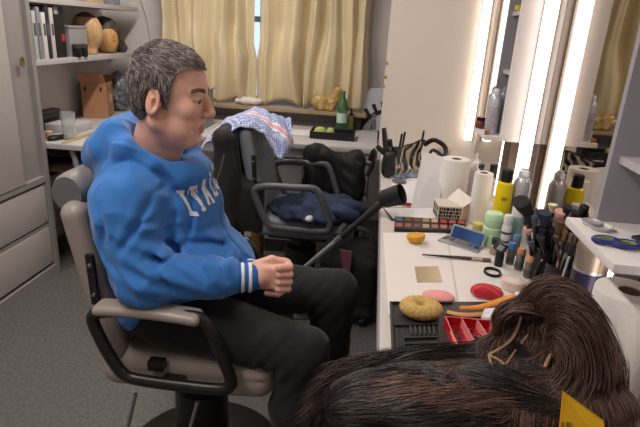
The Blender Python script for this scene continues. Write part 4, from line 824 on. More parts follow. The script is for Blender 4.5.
# ================================================================= chairs
vin = M('taupe_vinyl', '958a83', .45, bump=.15, scale=160); vinb = M('grey_vinyl', '7e848c', .45, bump=.1, scale=160); armb = M('arm_black', '1b1a1b', .38); armg = M('arm_grey', '55545a', .4)
chrome = M('chrome', 'b5b5b8', .2, .95)
def chair(loc, vinyl, arm, pads, lab, back_s=1.0, headrest=True, rz=0):
    t = thing('salon_chair', lab, 'chair', loc, rz); L_ = Vector(loc)
    K = dict(parent=t, world=False)
    def so(name, f, lo, hi, h, m, rel=0):
        me = sdf(f, lo, hi, h, None, name)
        if rel:
            bm = bmesh.new(); bm.from_mesh(me)
            for _ in range(rel): bmesh.ops.smooth_vert(bm, verts=bm.verts, factor=.5, use_axis_x=True, use_axis_y=True, use_axis_z=True)
            bm.to_mesh(me); bm.free()
        me.materials.append(m); return link(name, me, t, False, 180)
    # seat: thick pad with a seam
    def fs(p):
        q = p-A_((.035, 0, .465)); tz = .012*np.clip((p[:, 0]-.1)/.15, 0, 1)
        d = s_box(np.stack([p[:, 0], p[:, 1], p[:, 2]-tz], 1), (.020, 0, .465), (.250, .205, .058), .045)
        return d+.004*np.exp(-((p[:, 2]-tz-.475)/.004)**2)
    so('seat', fs, (-.27, -.25, .38), (.34, .25, .56), .007, vinyl)
    ang = .20
    Rb = np.array(Matrix.Rotation(-ang, 3, 'Y'))
    cb_ = (-.245, 0, .715)
    def fb(p):
        q = (p-A_(cb_)) @ A_(Rb)
        bend = .12*q[:, 1]**2/.04*0 + .5*q[:, 1]**2
        wx = .03+.006*np.cos(q[:, 2]*8)
        qq = np.stack([q[:, 0]-bend, q[:, 1], q[:, 2]], 1); a = np.abs(qq)-A_((.036, .205, .235))+.035
        d = np.linalg.norm(np.maximum(a, 0), axis=1)+np.minimum(a.max(1), 0)-.035
        g = np.minimum(np.abs((q[:, 1]+.2) % .1-.05), np.abs((q[:, 2]+.3) % .075-.0375))
        inner = np.clip((np.minimum(.16-np.abs(q[:, 1]), .2-np.abs(q[:, 2])))/.02, 0, 1)*(q[:, 0] > 0)
        return d+.004*np.exp(-(g/.005)**2)*inner
    so('backrest', fb, (-.42, -.25, .44), (-.08, .25, 1.0), .006, vinyl)
    # bracket on the side of the backrest
    a = PY(90, 254, 1.172)-V((-.48, 1.38, 0)); b_ = PY(97, 303, 1.172)-V((-.48, 1.38, 0)); a.y = b_.y = -.205
    d = (b_-a).normalized(); n_ = V((d.z, 0, -d.x)); bm = prism(bmesh.new(), [a+n_*.010, a-n_*.010, b_-n_*.010, b_+n_*.010], (0, -.012, 0)); br = obj('bracket', bm, armb, **K)
    for s in (.2, .8): obj('bolt', lathe(bmesh.new(), [(.006, 0), (.005, .003), (0, .004)], V((0, 0, 0))+(a.lerp(b_, s)+V((0, -.012, 0))), (0, -1, 0), 10), chrome, br, world=False)
    for sy in (-1, 1):
        y = .25*sy
        pts = [(-.202, y, .660), (-.18, y, .682), (-.12, y, .692), (0, y, .695), (.07, y, .698), (.098, y, .687), (.120, y, .650), (.143, y, .59), (.165, y, .528), (.162, y, .500), (.13, y, .486), (.02, y, .484), (-.08, y, .486), (-.125, y, .496), (-.155, y, .535), (-.185, y, .60)]
        ar = obj('armrest', tube(bmesh.new(), pts, .0155, 12, True, smooth=4, sx=1.1, sy=.95, up=(0, 1, 0)), arm, **K)
        bm = bmesh.new(); box(bm, (.0, y*.93, .478), (.06, .05, .02), None, .005); obj('arm_bracket', bm, arm, **K)
        if pads:
            def fpad(p): 
                q = p-A_((-.05, y, .699)); z = q[:, 2]-.01*np.cos(q[:, 0]*9)+.006; a_ = np.abs(np.stack([q[:, 0], q[:, 1], z], 1))-A_((.14, .031, .014))+.0135
                return np.linalg.norm(np.maximum(a_, 0), axis=1)+np.minimum(a_.max(1), 0)-.014
            so('arm_pad', fpad, (-.2, y-.05, .68), (.13, y+.05, .76), .005, M('pad_taupe', '968b84', .4))
    if headrest:
        bm = lathe(bmesh.new(), [(.046, 0), (.053, .012), (.055, .03), (.055, .25), (.053, .268), (.046, .28)], (-.295, -.155, .963), (0, 1, 0), 28, sx=.86, sy=.98)
        hr = obj('headrest', bm, M('headrest_vinyl', '7f7b79', .4), **K)
        bm = bmesh.new(); lathe(bm, [(.047, -.003), (.0475, -.001), (.046, .001)], (-.335, -.156, .970), (0, 1, 0), 28, sx=.93, sy=1.08); obj('end_cap', bm, M('headrest_cap', '6f6f72', .5), parent=hr, world=True) if False else None
        obj('headrest_post', tube(bmesh.new(), [(-.295, 0, .86), (-.305, 0, .95)], .012, 8), chrome, **K)
    obj('column', lathe(bmesh.new(), [(.085, .03), (.085, .30), (.06, .32), (.06, .40)], (0, 0, 0), seg=32), armb, **K)
    obj('seat_plate', (lambda bm: (box(bm, (.0, 0, .40), (.30, .3, .02)), bm)[1])(bmesh.new()), armb, **K)
    obj('base', lathe(bmesh.new(), [(.27, 0), (.275, .008), (.26, .022), (.12, .032), (0, .034)], (0, 0, 0), seg=48), M('base_dark', '3a3532', .35, .5), **K)
    return t
ch1 = chair((-.48, 1.38, 0), vin, armb, True, 'taupe salon chair with black arm loops that the man in blue sits in')
t = ch1
bm = bmesh.new(); lathe(bm, [(.045, 0), (.047, -.002), (0, -.0035)], (-.775, 1.2245, .963), (0, 1, 0), 28, sx=.86, sy=.98)
obj('headrest_end', bm, M('headrest_cap', '656568', .5), [c for c in t.children if c.name.startswith('headrest')][0])
for a in ((-.60, 1.17, .405), (-.42, 1.17, .405)):
    obj('stay_rod', tube(bmesh.new(), [a, (a[0]+(-.05), 1.16, .20), (a[0]-.08, 1.20, .03)], .0055, 8), chrome, t)
q = PY(157, 364, 1.165)
bx_ = obj('latch_box', bx(q.x-.022, q.x+.022, 1.15, 1.18, q.z-.014, q.z+.014, .003), armb, t)
bk = PY(92, 268, 1.17)
ch2 = chair((-.335, 2.60, 0), vinb, armg, False, 'grey salon chair with a checked cloth over its back, behind the man', headrest=False)

# ================================================================= the man
MX, MY = -.48, 1.38
skin = M('skin', 'dba896', .5, var=.05, scale=25); skin.node_tree.nodes['Principled BSDF'].inputs['Subsurface Weight'].default_value = .12
skin.node_tree.nodes['Principled BSDF'].inputs['Subsurface Radius'].default_value = (.01, .004, .002)
lipm = M('lips', 'b8736a', .45); eyew = M('eye_white', 'cfc8c4', .25); iris = M('iris', '3d3630', .2); browm = M('brow', '66544c', .8)
HS = 1.09
yaw, pit = math.radians(4), math.radians(4)
HR = Matrix.Rotation(yaw, 3, 'Z') @ Matrix.Rotation(pit, 3, 'Y')
HC = V((-.526, 1.335, 1.222))
HRn = np.array(HR, dtype=np.float32)
XS = .87
def tol(p): return ((p-A_(HC)) @ HRn)/HS/A_((XS, 1, 1))       # world -> head space
def head(l):
    sy = l*A_((1, 1, 1)); m = np.stack([l[:, 0], np.abs(l[:, 1]), l[:, 2]], 1)
    d = s_ell(l, (-.015, 0, .03), (.095, .076, .083))
    d = smin(d, s_ell(l, (.03, 0, .02), (.062, .063, .072)), .02)
    d = smin(d, s_ell(l, (.030, 0, -.045), (.058, .060, .072)), .025)
    d = smin(d, s_cap(m, (-.018, .050, -.058), (.05, .026, -.100), .026, .020), .02)
    d = smin(d, s_ell(l, (.066, 0, -.100), (.021, .026, .018)), .016)
    d = smin(d, s_ell(l, (.005, 0, -.098), (.045, .042, .026)), .025)          # fullness under the jaw
    d = smin(d, s_ell(m, (.058, .042, -.026), (.027, .024, .026)), .018)      # cheek
    d = smin(d, s_ell(m, (.045, .045, -.070), (.026, .018, .024)), .018)      # jowl
    d = smin(d, s_ell(l, (.069, 0, -.068), (.020, .030, .026)), .014)         # muzzle
    d = smin(d, s_cap(m, (.083, .010, .021), (.068, .046, .017), .0100, .0085), .012)   # brow ridge
    d = smax(d, -s_ell(m, (.098, .030, .000), (.016, .018, .0120)), .010)     # socket
    d = smin(d, s_ell(m, (.0750, .0335, -.001), (.0148, .0165, .0130)), .003)  # lids
    d = smin(d, s_cap(m, (.084, .022, .0075), (.073, .048, .004), .0042, .004), .004)   # upper lid fold
    d = smin(d, s_cap(m, (.0835, .024, -.015), (.073, .044, -.013), .0040, .004), .006) # bag under the eye
    d = smax(d, -s_cap(m, (.0930, .020, -.0020), (.0775, .0500, -.0045), .0056, .0036), .0015)    # eye slit
    d = smin(d, s_chain(l, [(.085, 0, .014), (.096, 0, -.006), (.107, 0, -.028)], [.0085, .0105, .0125], .008), .009)
    d = smin(d, s_ell(l, (.108, 0, -.0335), (.0135, .0130, .0115)), .006)
    d = smin(d, s_ell(m, (.096, .0145, -.037), (.0120, .0080, .0090)), .005)
    d = smax(d, -s_ell(m, (.100, .0070, -.0465), (.006, .0038, .0035)), .002)
    d = smax(d, -s_cap(m, (.092, .022, -.036), (.071, .038, -.068), .0034), .006)     # nasolabial fold
    d = smin(d, s_chain(m, [(.0880, 0, -.0640), (.085, .013, -.0652), (.076, .026, -.0680)], [.0052, .0048, .003], .004), .003)
    d = smin(d, s_chain(m, [(.0865, 0, -.0765), (.083, .013, -.0752), (.075, .025, -.0690)], [.0062, .0055, .003], .004), .004)
    d = smax(d, -s_chain(m, [(.096, 0, -.0705), (.090, .015, -.0702), (.076, .031, -.0680)], [.0015, .0015, .0015], .001), .0015)
    d = smax(d, -s_cap(m, (.086, 0, -.0885), (.082, .012, -.0885), .0030), .007)
    # ears
    er = np.array(Matrix.Rotation(.22, 3, 'Y') @ Matrix.Rotation(.38, 3, 'Z'))
    e = s_ell(m, (-.022, .078, -.010), (.022, .0085, .034), er)
    e = smax(e, -s_ell(m, (-.019, .0885, -.008), (.0150, .0085, .0250), er), .003)
    e = smin(e, s_ell(m, (-.024, .0800, -.012), (.0100, .0055, .018), er), .004)
    e = smax(e, -s_ell(m, (-.016, .0860, -.013), (.0060, .0075, .0110)), .003)
    e = smin(e, s_ell(m, (-.004, .0765, -.014), (.0045, .006, .007)), .004)
    d = smin(d, e, .004)
    d += .0005*wob(l, 120, 3)
    return d*HS
def neck(p):
    a = HC+HR@V((-.018, 0, -.05))*HS; b_ = V((-.605, 1.375, 1.02))
    d = s_cap(p, a, b_, .060, .068)
    d = smin(d, s_cap(p, HC+HR@V((.035, 0, -.088))*HS, V((-.575, 1.36, 1.05)), .020, .040), .025)
    return d
# limb joints
SHN, ELN, WRN = V((-.618, 1.205, .955)), V((-.555, 1.160, .772)), V((-.285, 1.243, .768))
SHF, ELF, WRF = V((-.60, 1.545, .955)), V((-.52, 1.60, .745)), V((-.312, 1.352, .715))
HIPN, KNN, ANN = V((-.52, 1.275, .605)), V((-.135, 1.235, .565)), V((-.115, 1.21, .10))
HIPF, KNF, ANF = V((-.52, 1.475, .605)), V((-.075, 1.535, .600)), V((-.035, 1.50, .10))
def fist(p, W, s):      # s=-1: back of the hand towards -y (right hand); +1 mirrored
    c = W; X = lambda x, y, z: (c.x+x, c.y-s*y if s > 0 else c.y+y, c.z+z)
    q = lambda *a: X(*a)
    d = s_chain(p, [q(-.06, 0, 0), q(0, 0, 0), q(.02, 0, .003)], [.030, .026, .028], .01)
    d = smin(d, s_box(p, q(.042, .004, .004), (.036, .014, .036), .014), .012)
    for k, (z, L) in enumerate(((.036, 1.0), (.0145, 1.05), (-.008, 1.0), (-.029, .88))):
        a = q(.072, -.004, z*.95+.003); b_ = q(.072+.024*L, .010, z); e = q(.060+.026*L, .036, z); g = q(.052, .038, z)
        d = smin(d, s_chain(p, [a, b_, e, g], [.0112, .0104, .0095, .0085], .003), .0022 if k else .003)
    d = smin(d, s_chain(p, [q(.005, .012, .030), q(.045, .022, .046), q(.078, .030, .040), q(.092, .036, .030)], [.014, .0125, .0105, .009], .004), .006)
    return d
def body(p):
    l = tol(p); d = head(l)
    d = smin(d, neck(p), .018)
    t_ = s_ell(p, (-.60, 1.375, .90), (.10, .17, .14)); t_ = smin(t_, s_ell(p, (-.57, 1.375, .70), (.13, .16, .13)), .05)
    t_ = smin(t_, s_cap(p, (-.61, 1.24, .97), (-.61, 1.51, .97), .06), .04)
    for A, B, C in ((SHN, ELN, WRN), (SHF, ELF, WRF)): t_ = smin(t_, s_chain(p, [A, B, C], [.055, .045, .027], .02), .02)
    for A, B, C in ((HIPN, KNN, ANN), (HIPF, KNF, ANF)): t_ = smin(t_, s_chain(p, [A, B, C], [.075, .052, .035], .02), .02)
    d = smin(d, t_, .02)
    d = np.minimum(d, np.where(np.abs(p[:, 1]-WRN.y) < .12, fist(p, WRN, -1), 1))
    d = np.minimum(d, fist(p, WRF, 1))
    return d
def bmat(q):
    l = tol(q.astype(np.float32)); m = np.abs(l[:, 1]); r = np.zeros(len(q), int)
    r[(l[:, 0] > .0795) & (m < .022-.25*np.abs(l[:, 2]+.0705)) & (l[:, 2] > -.0825) & (l[:, 2] < -.0595) & (l[:, 0] < .10)] = 1
    return r
man = thing('person', 'seated man in a blue hoodie and black trousers, fists in his lap, facing right', 'person', (-.48, 1.38, 0))
sobj('body', body, (-.86, 1.0, .05), (.06, 1.75, 1.40), .0030, [skin, lipm], man, bmat)
Hp = lambda x, y, z: HC+HR@(V((x*XS, y, z))*HS)
for sy in (-1, 1):
    e = obj('eye', lathe(bmesh.new(), [(0, -.0128*HS)]+[(.0128*HS*math.cos(a), .0128*HS*math.sin(a)) for a in [(-.5+k/10)*PI for k in range(1, 10)]]+[(0, .0128*HS)], Hp(.0745, sy*.0335, -.0010), HR@V((1, sy*.25, -.15)), 16), eyew, man, smooth=180)
    obj('iris', lathe(bmesh.new(), [(.0062*HS, -.0006), (.004*HS, .0010), (0, .0013)], Hp(.0745, sy*.0335, -.0010)+(HR@V((1, sy*.25, -.15))).normalized()*.0127*HS, HR@V((1, sy*.25, -.15)), 16), iris, e)
# ---- hair
hairm = M('hair_grey', '65595a', .55, var=.25, scale=60); hairl = M('hair_light', 'b3aaa6', .5); haird = M('hair_dark', '3d3637', .55)
def inhair(l):        # >0 inside the haired area
    x, y, z = l[:, 0], np.abs(l[:, 1]), l[:, 2]
    front = np.minimum(.088-x-.9*np.maximum(0, y-.03)*.9, 1)           # forehead limit
    top = z-(.070+.0*x)
    # hairline height as a function of x
    hl = np.interp(x, [-.12, -.07, -.050, -.040, -.006, .002, .014, .022, .032, .044, .056, .09], [-.072, -.070, -.045, .024, .026, -.018, -.018, .016, .050, .072, .074, .071])
    return np.minimum(z-hl, .2)
def fhair(p):
    l = tol(p)
    c = s_ell(l, (-.016, 0, .032), (.1025, .0825, .0895)); c = smin(c, s_ell(l, (.036, 0, .036), (.058, .062, .064)), .02)
    c = smin(c, s_ell(l, (-.045, 0, -.02), (.062, .066, .06)), .03)
    c += .0016*wob(l, 130, 2, (1, 1, .5))+.0012*wob(l, 260, 5)
    return smax(c, -inhair(l)*.7+.0006*wob(l, 300, 7), .004)*HS
hb = sobj('hair', fhair, (-.70, 1.18, 1.08), (-.38, 1.48, 1.40), .0032, hairm, man)
# strands lying on the hair
n = 9000; dirs = rng.normal(size=(n*3, 3)); dirs /= np.linalg.norm(dirs, axis=1)[:, None]
c0 = np.array([-.012, 0, .03]); pt = c0+dirs*np.array([.104, .084, .090]); 
pt = pt[inhair(pt.astype(np.float32)) > .004][:n]; n = len(pt)
crown = np.array([-.070, 0, .075]); K = 7
lines = np.zeros((n, K, 3)); cur = pt.copy()
nz = rng.normal(size=(n, 3))*.13
for k in range(K):
    nn = (cur-c0)/np.array([.104, .084, .090])**2; nn /= np.linalg.norm(nn, axis=1)[:, None]
    lines[:, k] = cur
    fl = cur-crown; fl += np.stack([np.where(cur[:, 2] > .05, .06, -.035)*np.ones(n), 0*cur[:, 1], np.where(cur[:, 2] > .05, -.01, -.08)*np.ones(n)], 1); fl /= np.linalg.norm(fl, axis=1)[:, None]; fl += nz
    fl -= nn*(fl*nn).sum(1)[:, None]; fl /= np.linalg.norm(fl, axis=1)[:, None]
    cur = cur+fl*.0042+nn*(.0006 if k < 4 else -.0002)
# settle strands on the surface of the hair mass
W_ = (lines.reshape(-1, 3)*np.array([XS, 1, 1])*HS)@np.array(HR).T+np.array(HC)
d_ = fhair(W_.astype(np.float32)); eps = 1e-3
gr = np.stack([fhair((W_+e).astype(np.float32))-d_ for e in np.eye(3)*eps], 1)/eps; gr /= np.linalg.norm(gr, axis=1)[:, None]+1e-6
lift = np.tile(np.linspace(-.0006, .0022, K), n)
W_ = W_-gr*(d_-lift)[:, None]; lines = W_.reshape(n, K, 3)
rad = np.tile(np.array([.0005, .0006, .0006, .0005, .0005, .0004, .0001])*1.25, (n, 1))
lz = pt[:, 2]; u_ = rng.random(n); mi = np.where(u_ < .38, 1, np.where(u_ < .64, 2, 0)); mi[(pt[:, 0] < -.05) & (u_ > .12) & (u_ < .3)] = 2
strands('hair_strands', lines, rad, [hairm, hairl, haird], hb, mi)
# brows, stubble-free: brows as strands
for sy in (-1, 1):
    bl = []
    for k in range(230):
        s = random.random(); a = Hp(.0925-.022*s**1.5-.002, sy*(.013+.036*s), .0185+.0045*math.sin(s*2.9)+random.uniform(-.0032, .0032)); dd = HR@V((-.25-.3*s, sy*.9, .12-.3*s))
        bl.append([a+dd*(.0045*j/4) for j in range(5)])
    bl = np.array([[list(x) for x in l] for l in bl]); d_ = body(bl.reshape(-1, 3).astype(np.float32)); gr = np.stack([body((bl.reshape(-1, 3)+e).astype(np.float32))-d_ for e in np.eye(3)*eps], 1)/eps
    bl = (bl.reshape(-1, 3)-gr*(d_-.0007)[:, None]).reshape(bl.shape)
    strands('eyebrow', bl, np.tile(np.array([.0005, .0006, .0006, .0005, .0002]), (len(bl), 1)), browm, man)
# ---- hoodie
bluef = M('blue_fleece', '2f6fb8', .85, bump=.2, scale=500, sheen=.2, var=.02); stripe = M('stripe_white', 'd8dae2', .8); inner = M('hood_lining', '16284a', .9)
navy = M('cuff_blue', '2660a4', .9, bump=.3, scale=300)
FA = (WRN-ELN).length
def fold(p):
    arm_t = np.clip((p[:, 0]-ELN.x)/(WRN.x-ELN.x), 0, 1)
    w = -.008*np.maximum(0, ridge(p, 15, 1, (1.2, .6, .9)))**1.5+.005*wob(p, 20, 4, (1, .8, 1.3))+.002*wob(p, 60, 6)-.004*np.maximum(0, ridge(p, 30, 8, (1, .7, 1.2)))**2
    q = p-A_((-.45, 1.32, .94)); sm_ = np.exp(-((q*q).sum(1)/.11**2)); w = w*(1-.92*sm_)
    cf = np.clip((p[:, 0]+.36)/.05, 0, 1); return w*(1-cf)+.006
def torso(p):
    d = s_ell(p, (-.610, 1.375, .88), (.130, .20, .17))
    d = smin(d, s_ell(p, (-.525, 1.390, .730), (.195, .19, .130)), .07)
    d = smin(d, s_ell(p, (-.60, 1.38, .62), (.15, .19, .09)), .05)
    d = smin(d, s_cap(p, (-.615, 1.25, .975), (-.605, 1.50, .975), .078), .06)
    d = smin(d, s_ell(p, (-.492, 1.40, .895), (.080, .12, .11)), .06)
    return d
def hood(p):
    ringp = [V((-.680, 1.40, 1.115)), V((-.675, 1.31, 1.115)), V((-.625, 1.262, 1.085)), V((-.56, 1.268, 1.048)), V((-.500, 1.305, 1.022)), V((-.470, 1.36, 1.006)), V((-.480, 1.42, 1.015)), V((-.54, 1.485, 1.055)), V((-.62, 1.49, 1.085)), V((-.675, 1.45, 1.11)), V((-.680, 1.40, 1.115))]
    d = s_chain(p, ringp, [.034, .034, .027, .020, .015, .012, .016, .024, .032, .034, .034], .015)
    back = s_chain(p, [V((-.700, 1.30, 1.075)), V((-.735, 1.36, 1.045)), V((-.715, 1.44, 1.045))], [.044, .052, .045], .03)
    back = smin(back, s_chain(p, [V((-.635, 1.262, 1.075)), V((-.655, 1.262, 1.02)), V((-.70, 1.30, .99))], [.024, .026, .030], .02), .03)
    d = smin(d, s_ell(p, (-.50, 1.37, 1.0), (.05, .09, .05)), .04)
    return smin(d, back, .025)
def sleeve(p, A, B, C, fr=True):
    d = s_chain(p, [A, B], [.086, .070], .02)
    d = smin(d, s_cap(p, B, B.lerp(C, .68), .068, .054), .035)
    d = smin(d, s_cap(p, B.lerp(C, .6), B.lerp(C, .80), .056, .046), .02)
    return d
def cuff(p, B, C): return s_cap(p, B.lerp(C, .83), B.lerp(C, .985), .0375, .0375)
CR = [((88, 232), (112, 286), 1.15, 1), ((140, 203), (122, 250), 1.13, .8), ((163, 212), (166, 262), 1.13, 1.1), ((168, 264), (204, 284), 1.13, .9), ((146, 258), (172, 302), 1.12, .9), ((208, 232), (238, 264), 1.28, .9), ((226, 208), (252, 250), 1.34, 1), ((205, 250), (246, 266), 1.2, .8), ((112, 262), (140, 296), 1.12, .8), ((100, 205), (108, 240), 1.14, .7), ((128, 232), (150, 240), 1.1, .5)]
CR = [(A_(PY(*a, y)), A_(PY(*b, y)), k) for a, b, y, k in CR]
def creases(p):
    w = 0; q = p[:, [0, 2]]; nearm = np.clip((1.42-p[:, 1])/.04, 0, 1)*np.clip((p[:, 0]+.9)/.05, 0, 1)
    for a, b, k in CR:
        a2, b2 = a[[0, 2]], b[[0, 2]]; ab = b2-a2; t = np.clip((q-a2)@ab/(ab@ab), 0, 1)
        off = .010*np.sin(t*3.1)[:, None]*np.array([-ab[1], ab[0]], np.float32)/np.linalg.norm(ab)
        r = np.linalg.norm(q-a2-t[:, None]*ab-off, axis=1); f = k*np.sin(np.clip(t, .04, .96)*PI)**.5
        w = w+f*(.0085*np.exp(-(r/.007)**2)-.0045*np.exp(-((r-.018)/.010)**2))
    return w*nearm
def hoodie(p):
    d = smin(torso(p), sleeve(p, SHN, ELN, WRN), .028); d = smin(d, sleeve(p, SHF, ELF, WRF), .03)
    d = d+fold(p)*.9+creases(p)
    # wrinkles around the near elbow
    dl = np.linalg.norm(p-A_(ELN+V((.05, 0, .03))), axis=1); d = d+.007*np.exp(-(dl/.10)**2)*np.sin((p[:, 0]*.6+p[:, 2]*1.0)*120+3*wob(p, 10, 3))
    d = smin(d, hood(p)+.003*wob(p, 22, 2)-.005*np.maximum(0, ridge(p, 22, 5, (1, 1, 1.5)))**2, .012)
    zx = p[:, 1]-(1.392+.02*np.sin(p[:, 2]*14)); d = d+.004*np.exp(-(zx/.005)**2)*(p[:, 0] > -.55)*(p[:, 2] < 1.0)
    # armhole seam
    sm = np.abs(p[:, 1]-(1.262-.10*(p[:, 2]-.95))); d = d+.0022*np.exp(-(sm/.004)**2)*(p[:, 2] > .80)
    for B, C in ((ELN, WRN), (ELF, WRF)): d = smin(d, cuff(p, B, C), .012)
    # neck opening
    hole = s_cap(p, V((-.572, 1.365, 1.04)), V((-.535, 1.345, 1.22)), .064, .104)
    d = smax(d, -hole, .010)
    d = np.maximum(d, .575-p[:, 2]) if False else d
    return d
def hmat(q):
    r = np.zeros(len(q), int)
    for B, C in ((ELN, WRN), (ELF, WRF)):
        ax = np.array((C-B).normalized()); s = ((q-np.array(B))@ax)/(C-B).length
        rd = np.linalg.norm(q-np.array(B)-np.outer(s*(C-B).length, ax), axis=1)
        near = rd < .062
        r[near & (s > .86) & (s < 1.05)] = 1
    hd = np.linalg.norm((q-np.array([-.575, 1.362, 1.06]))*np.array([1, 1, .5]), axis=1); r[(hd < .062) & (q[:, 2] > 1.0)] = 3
    return r
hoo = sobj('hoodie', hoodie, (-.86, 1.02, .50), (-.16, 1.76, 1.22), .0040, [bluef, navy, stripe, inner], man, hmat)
for B, C in ((ELN, WRN), (ELF, WRF)):
    L_ = (C-B).length
    for s0 in (.885, .955): obj('cuff_stripe', lathe(bmesh.new(), [(.0385, 0), (.0402, .0015), (.0402, .0075), (.0385, .009)], B.lerp(C, s0), C-B, 36), stripe, hoo)
# drawcord-free front: white letters laid onto the chest
bpy.context.view_layer.update()
tree = BVHTree.FromPolygons([hoo.matrix_world @ v.co for v in hoo.data.vertices], [tuple(p.vertices) for p in hoo.data.polygons]) if False else None
me = hoo.data; off = man.location
tree = BVHTree.FromPolygons([v.co+off for v in me.vertices], [tuple(p.vertices) for p in me.polygons])
def glyph(bm, strokes, y0, z0, w_, h_, lean):
    for a, b_, c, d in strokes:              # quad corners in unit letter space
        n_ = 5; g = []
        for i in range(n_+1):
            row = []
            for j in range(n_+1):
                u, v = i/n_, j/n_; x = (a[0]*(1-u)+b_[0]*u)*(1-v)+(d[0]*(1-u)+c[0]*u)*v; z = (a[1]*(1-u)+b_[1]*u)*(1-v)+(d[1]*(1-u)+c[1]*u)*v
                dr = V((-.94, .34, 0)); o = V((-.45, y0+x*w_+lean*z, z0+z*h_))-dr*.5; hit = tree.ray_cast(o, dr)
                row.append(bm.verts.new(hit[0]+hit[1]*.0022 if hit[0] else o))
            g.append(row)
        for i in range(n_):
            for j in range(n_): bm.faces.new([g[i][j], g[i+1][j], g[i+1][j+1], g[i][j+1]])
def rq(x0, z0, x1, z1): return ((x0, z0), (x1, z0), (x1, z1), (x0, z1))
G = {'I': [rq(.22, 0, .78, 1), rq(.05, 0, .95, .16), rq(.05, .84, .95, 1)], 'T': [rq(.31, 0, .69, 1), rq(.2, 0, .8, .14), rq(0, .84, 1, 1), rq(0, .66, .14, .84), rq(.86, .66, 1, .84)],
     'A': [((.0, 0), (.32, 0), (.66, 1), (.34, 1)), ((.68, 0), (1, 0), (.66, 1), (.34, 1)), rq(.25, .28, .75, .42), rq(-.02, 0, .36, .12), rq(.64, 0, 1.02, .12)],
     'L': [rq(.15, 0, .43, 1), rq(.02, 0, 1, .16), rq(.02, .86, .56, 1), rq(.84, .16, 1, .36)]}
y = 1.280; z0 = .908; yb0 = y
for ch, w_ in zip('ITALIA', (.019, .028, .032, .027, .018, .03)):
    bm = bmesh.new(); glyph(bm, G[ch], y, z0+.34*(y-yb0), w_, .074, -.020); 
    bmesh.ops.recalc_face_normals(bm, faces=bm.faces[:]); obj('white_letter', bm, stripe, hoo, smooth=180)
    y += w_+.006
# ---- trousers
trm = M('black_trousers', '141417', .85, bump=.15, scale=300, sheen=.08)
def trousers(p):
    d = s_ell(p, (-.585, 1.375, .610), (.165, .185, .10))
    for A, B, C in ((HIPN, KNN, ANN), (HIPF, KNF, ANF)):
        d = smin(d, s_cap(p, A, B, .098, .076), .03); d = smin(d, s_chain(p, [B+V((-.01, 0, -.02)), B.lerp(C, .4)+V((-.03, 0, 0)), C], [.074, .072, .066], .03), .03)
        kd = np.linalg.norm(p-A_(B+V((-.07, 0, -.05))), axis=1)
        d = d+.005*np.exp(-(kd/.09)**2)*np.sin((p[:, 0]-p[:, 2]*.7)*130+3*wob(p, 9, 2))
    d = d+.005*wob(p, 18, 7, (1, .8, 1))+.006*np.maximum(0, ridge(p, 11, 3, (1, 1, .7)))+.0012*wob(p, 60, 1)
    d = np.maximum(d, .085-p[:, 2])
    return d
sobj('trousers', trousers, (-.80, 1.08, .06), (.10, 1.72, .78), .0055, trm, man)
shm_ = M('shoe_black', '1d1c1e', .5)
for A in (ANN, ANF):
    c = V((A.x, A.y, 0)); f = lambda p, c=c: np.maximum(smin(s_chain(p, [c+V((-.03, 0, .05)), c+V((.08, 0, .045)), c+V((.17, 0, .03))], [.045, .042, .034], .02), s_cap(p, c+V((-.01, 0, .06)), c+V((0, 0, .11)), .045), .02), .001-p[:, 2])
    s_o = sobj('shoe', f, c+V((-.12, -.08, -.01)), c+V((.25, .08, .18)), .006, shm_, man)
    obj('sole', lathe(bmesh.new(), [(1, .0005), (1.03, .006), (1.03, .02), (.95, .024)], (0, 0, 0), seg=28), M('sole_grey', '55555a', .6), s_o, world=False) if False else None

# ================================================================= clothes on the other chairs
jb = M('black_jacket', '19191c', .7, bump=.2, scale=150, sheen=.1)
# jacket hung over the back of the second chair
cx, cy = -.37, 2.53
def fj(p):
    p = (p-A_((.03, .09, -.04)))
    d = s_box(p, (-.665, 2.47, .74), (.035, .20, .25), .04, np.array(Matrix.Rotation(-.18, 3, 'Y')))
    d = smin(d, s_cap(p, (-.72, 2.27, .93), (-.70, 2.25, .55), .055, .07), .05)
    d = smin(d, s_cap(p, (-.70, 2.70, .92), (-.66, 2.72, .55), .05, .07), .05)
    d = smin(d, s_cap(p, (-.72, 2.28, .95), (-.70, 2.68, .95), .05), .05)
    d = smin(d, s_box(p, (-.60, 2.33, .60), (.07, .05, .14), .04), .05)
    return d+.018*wob(p, 13, 3, (1.6, 1.2, .5))+.008*ridge(p, 26, 6, (1, 1, .5))*.8
jk = ssingle('jacket', lambda p: smax(fj(p), -(p[:, 0]+.585+.2*(p[:, 2]-.74))*-1, .01) if False else fj(p), (-.9, 2.1, .36), (-.44, 2.85, 1.08), .008, jb, 'black jacket hung over the back of the grey chair behind the man', 'jacket')
z_o = obj('zip', tube(bmesh.new(), [PY(224, 155, 2.20), PY(221, 168, 2.19), PY(217, 180, 2.185), PY(213, 190, 2.18)], .003, 6), M('zip_brass', '8a7a60', .4, .7), jk)
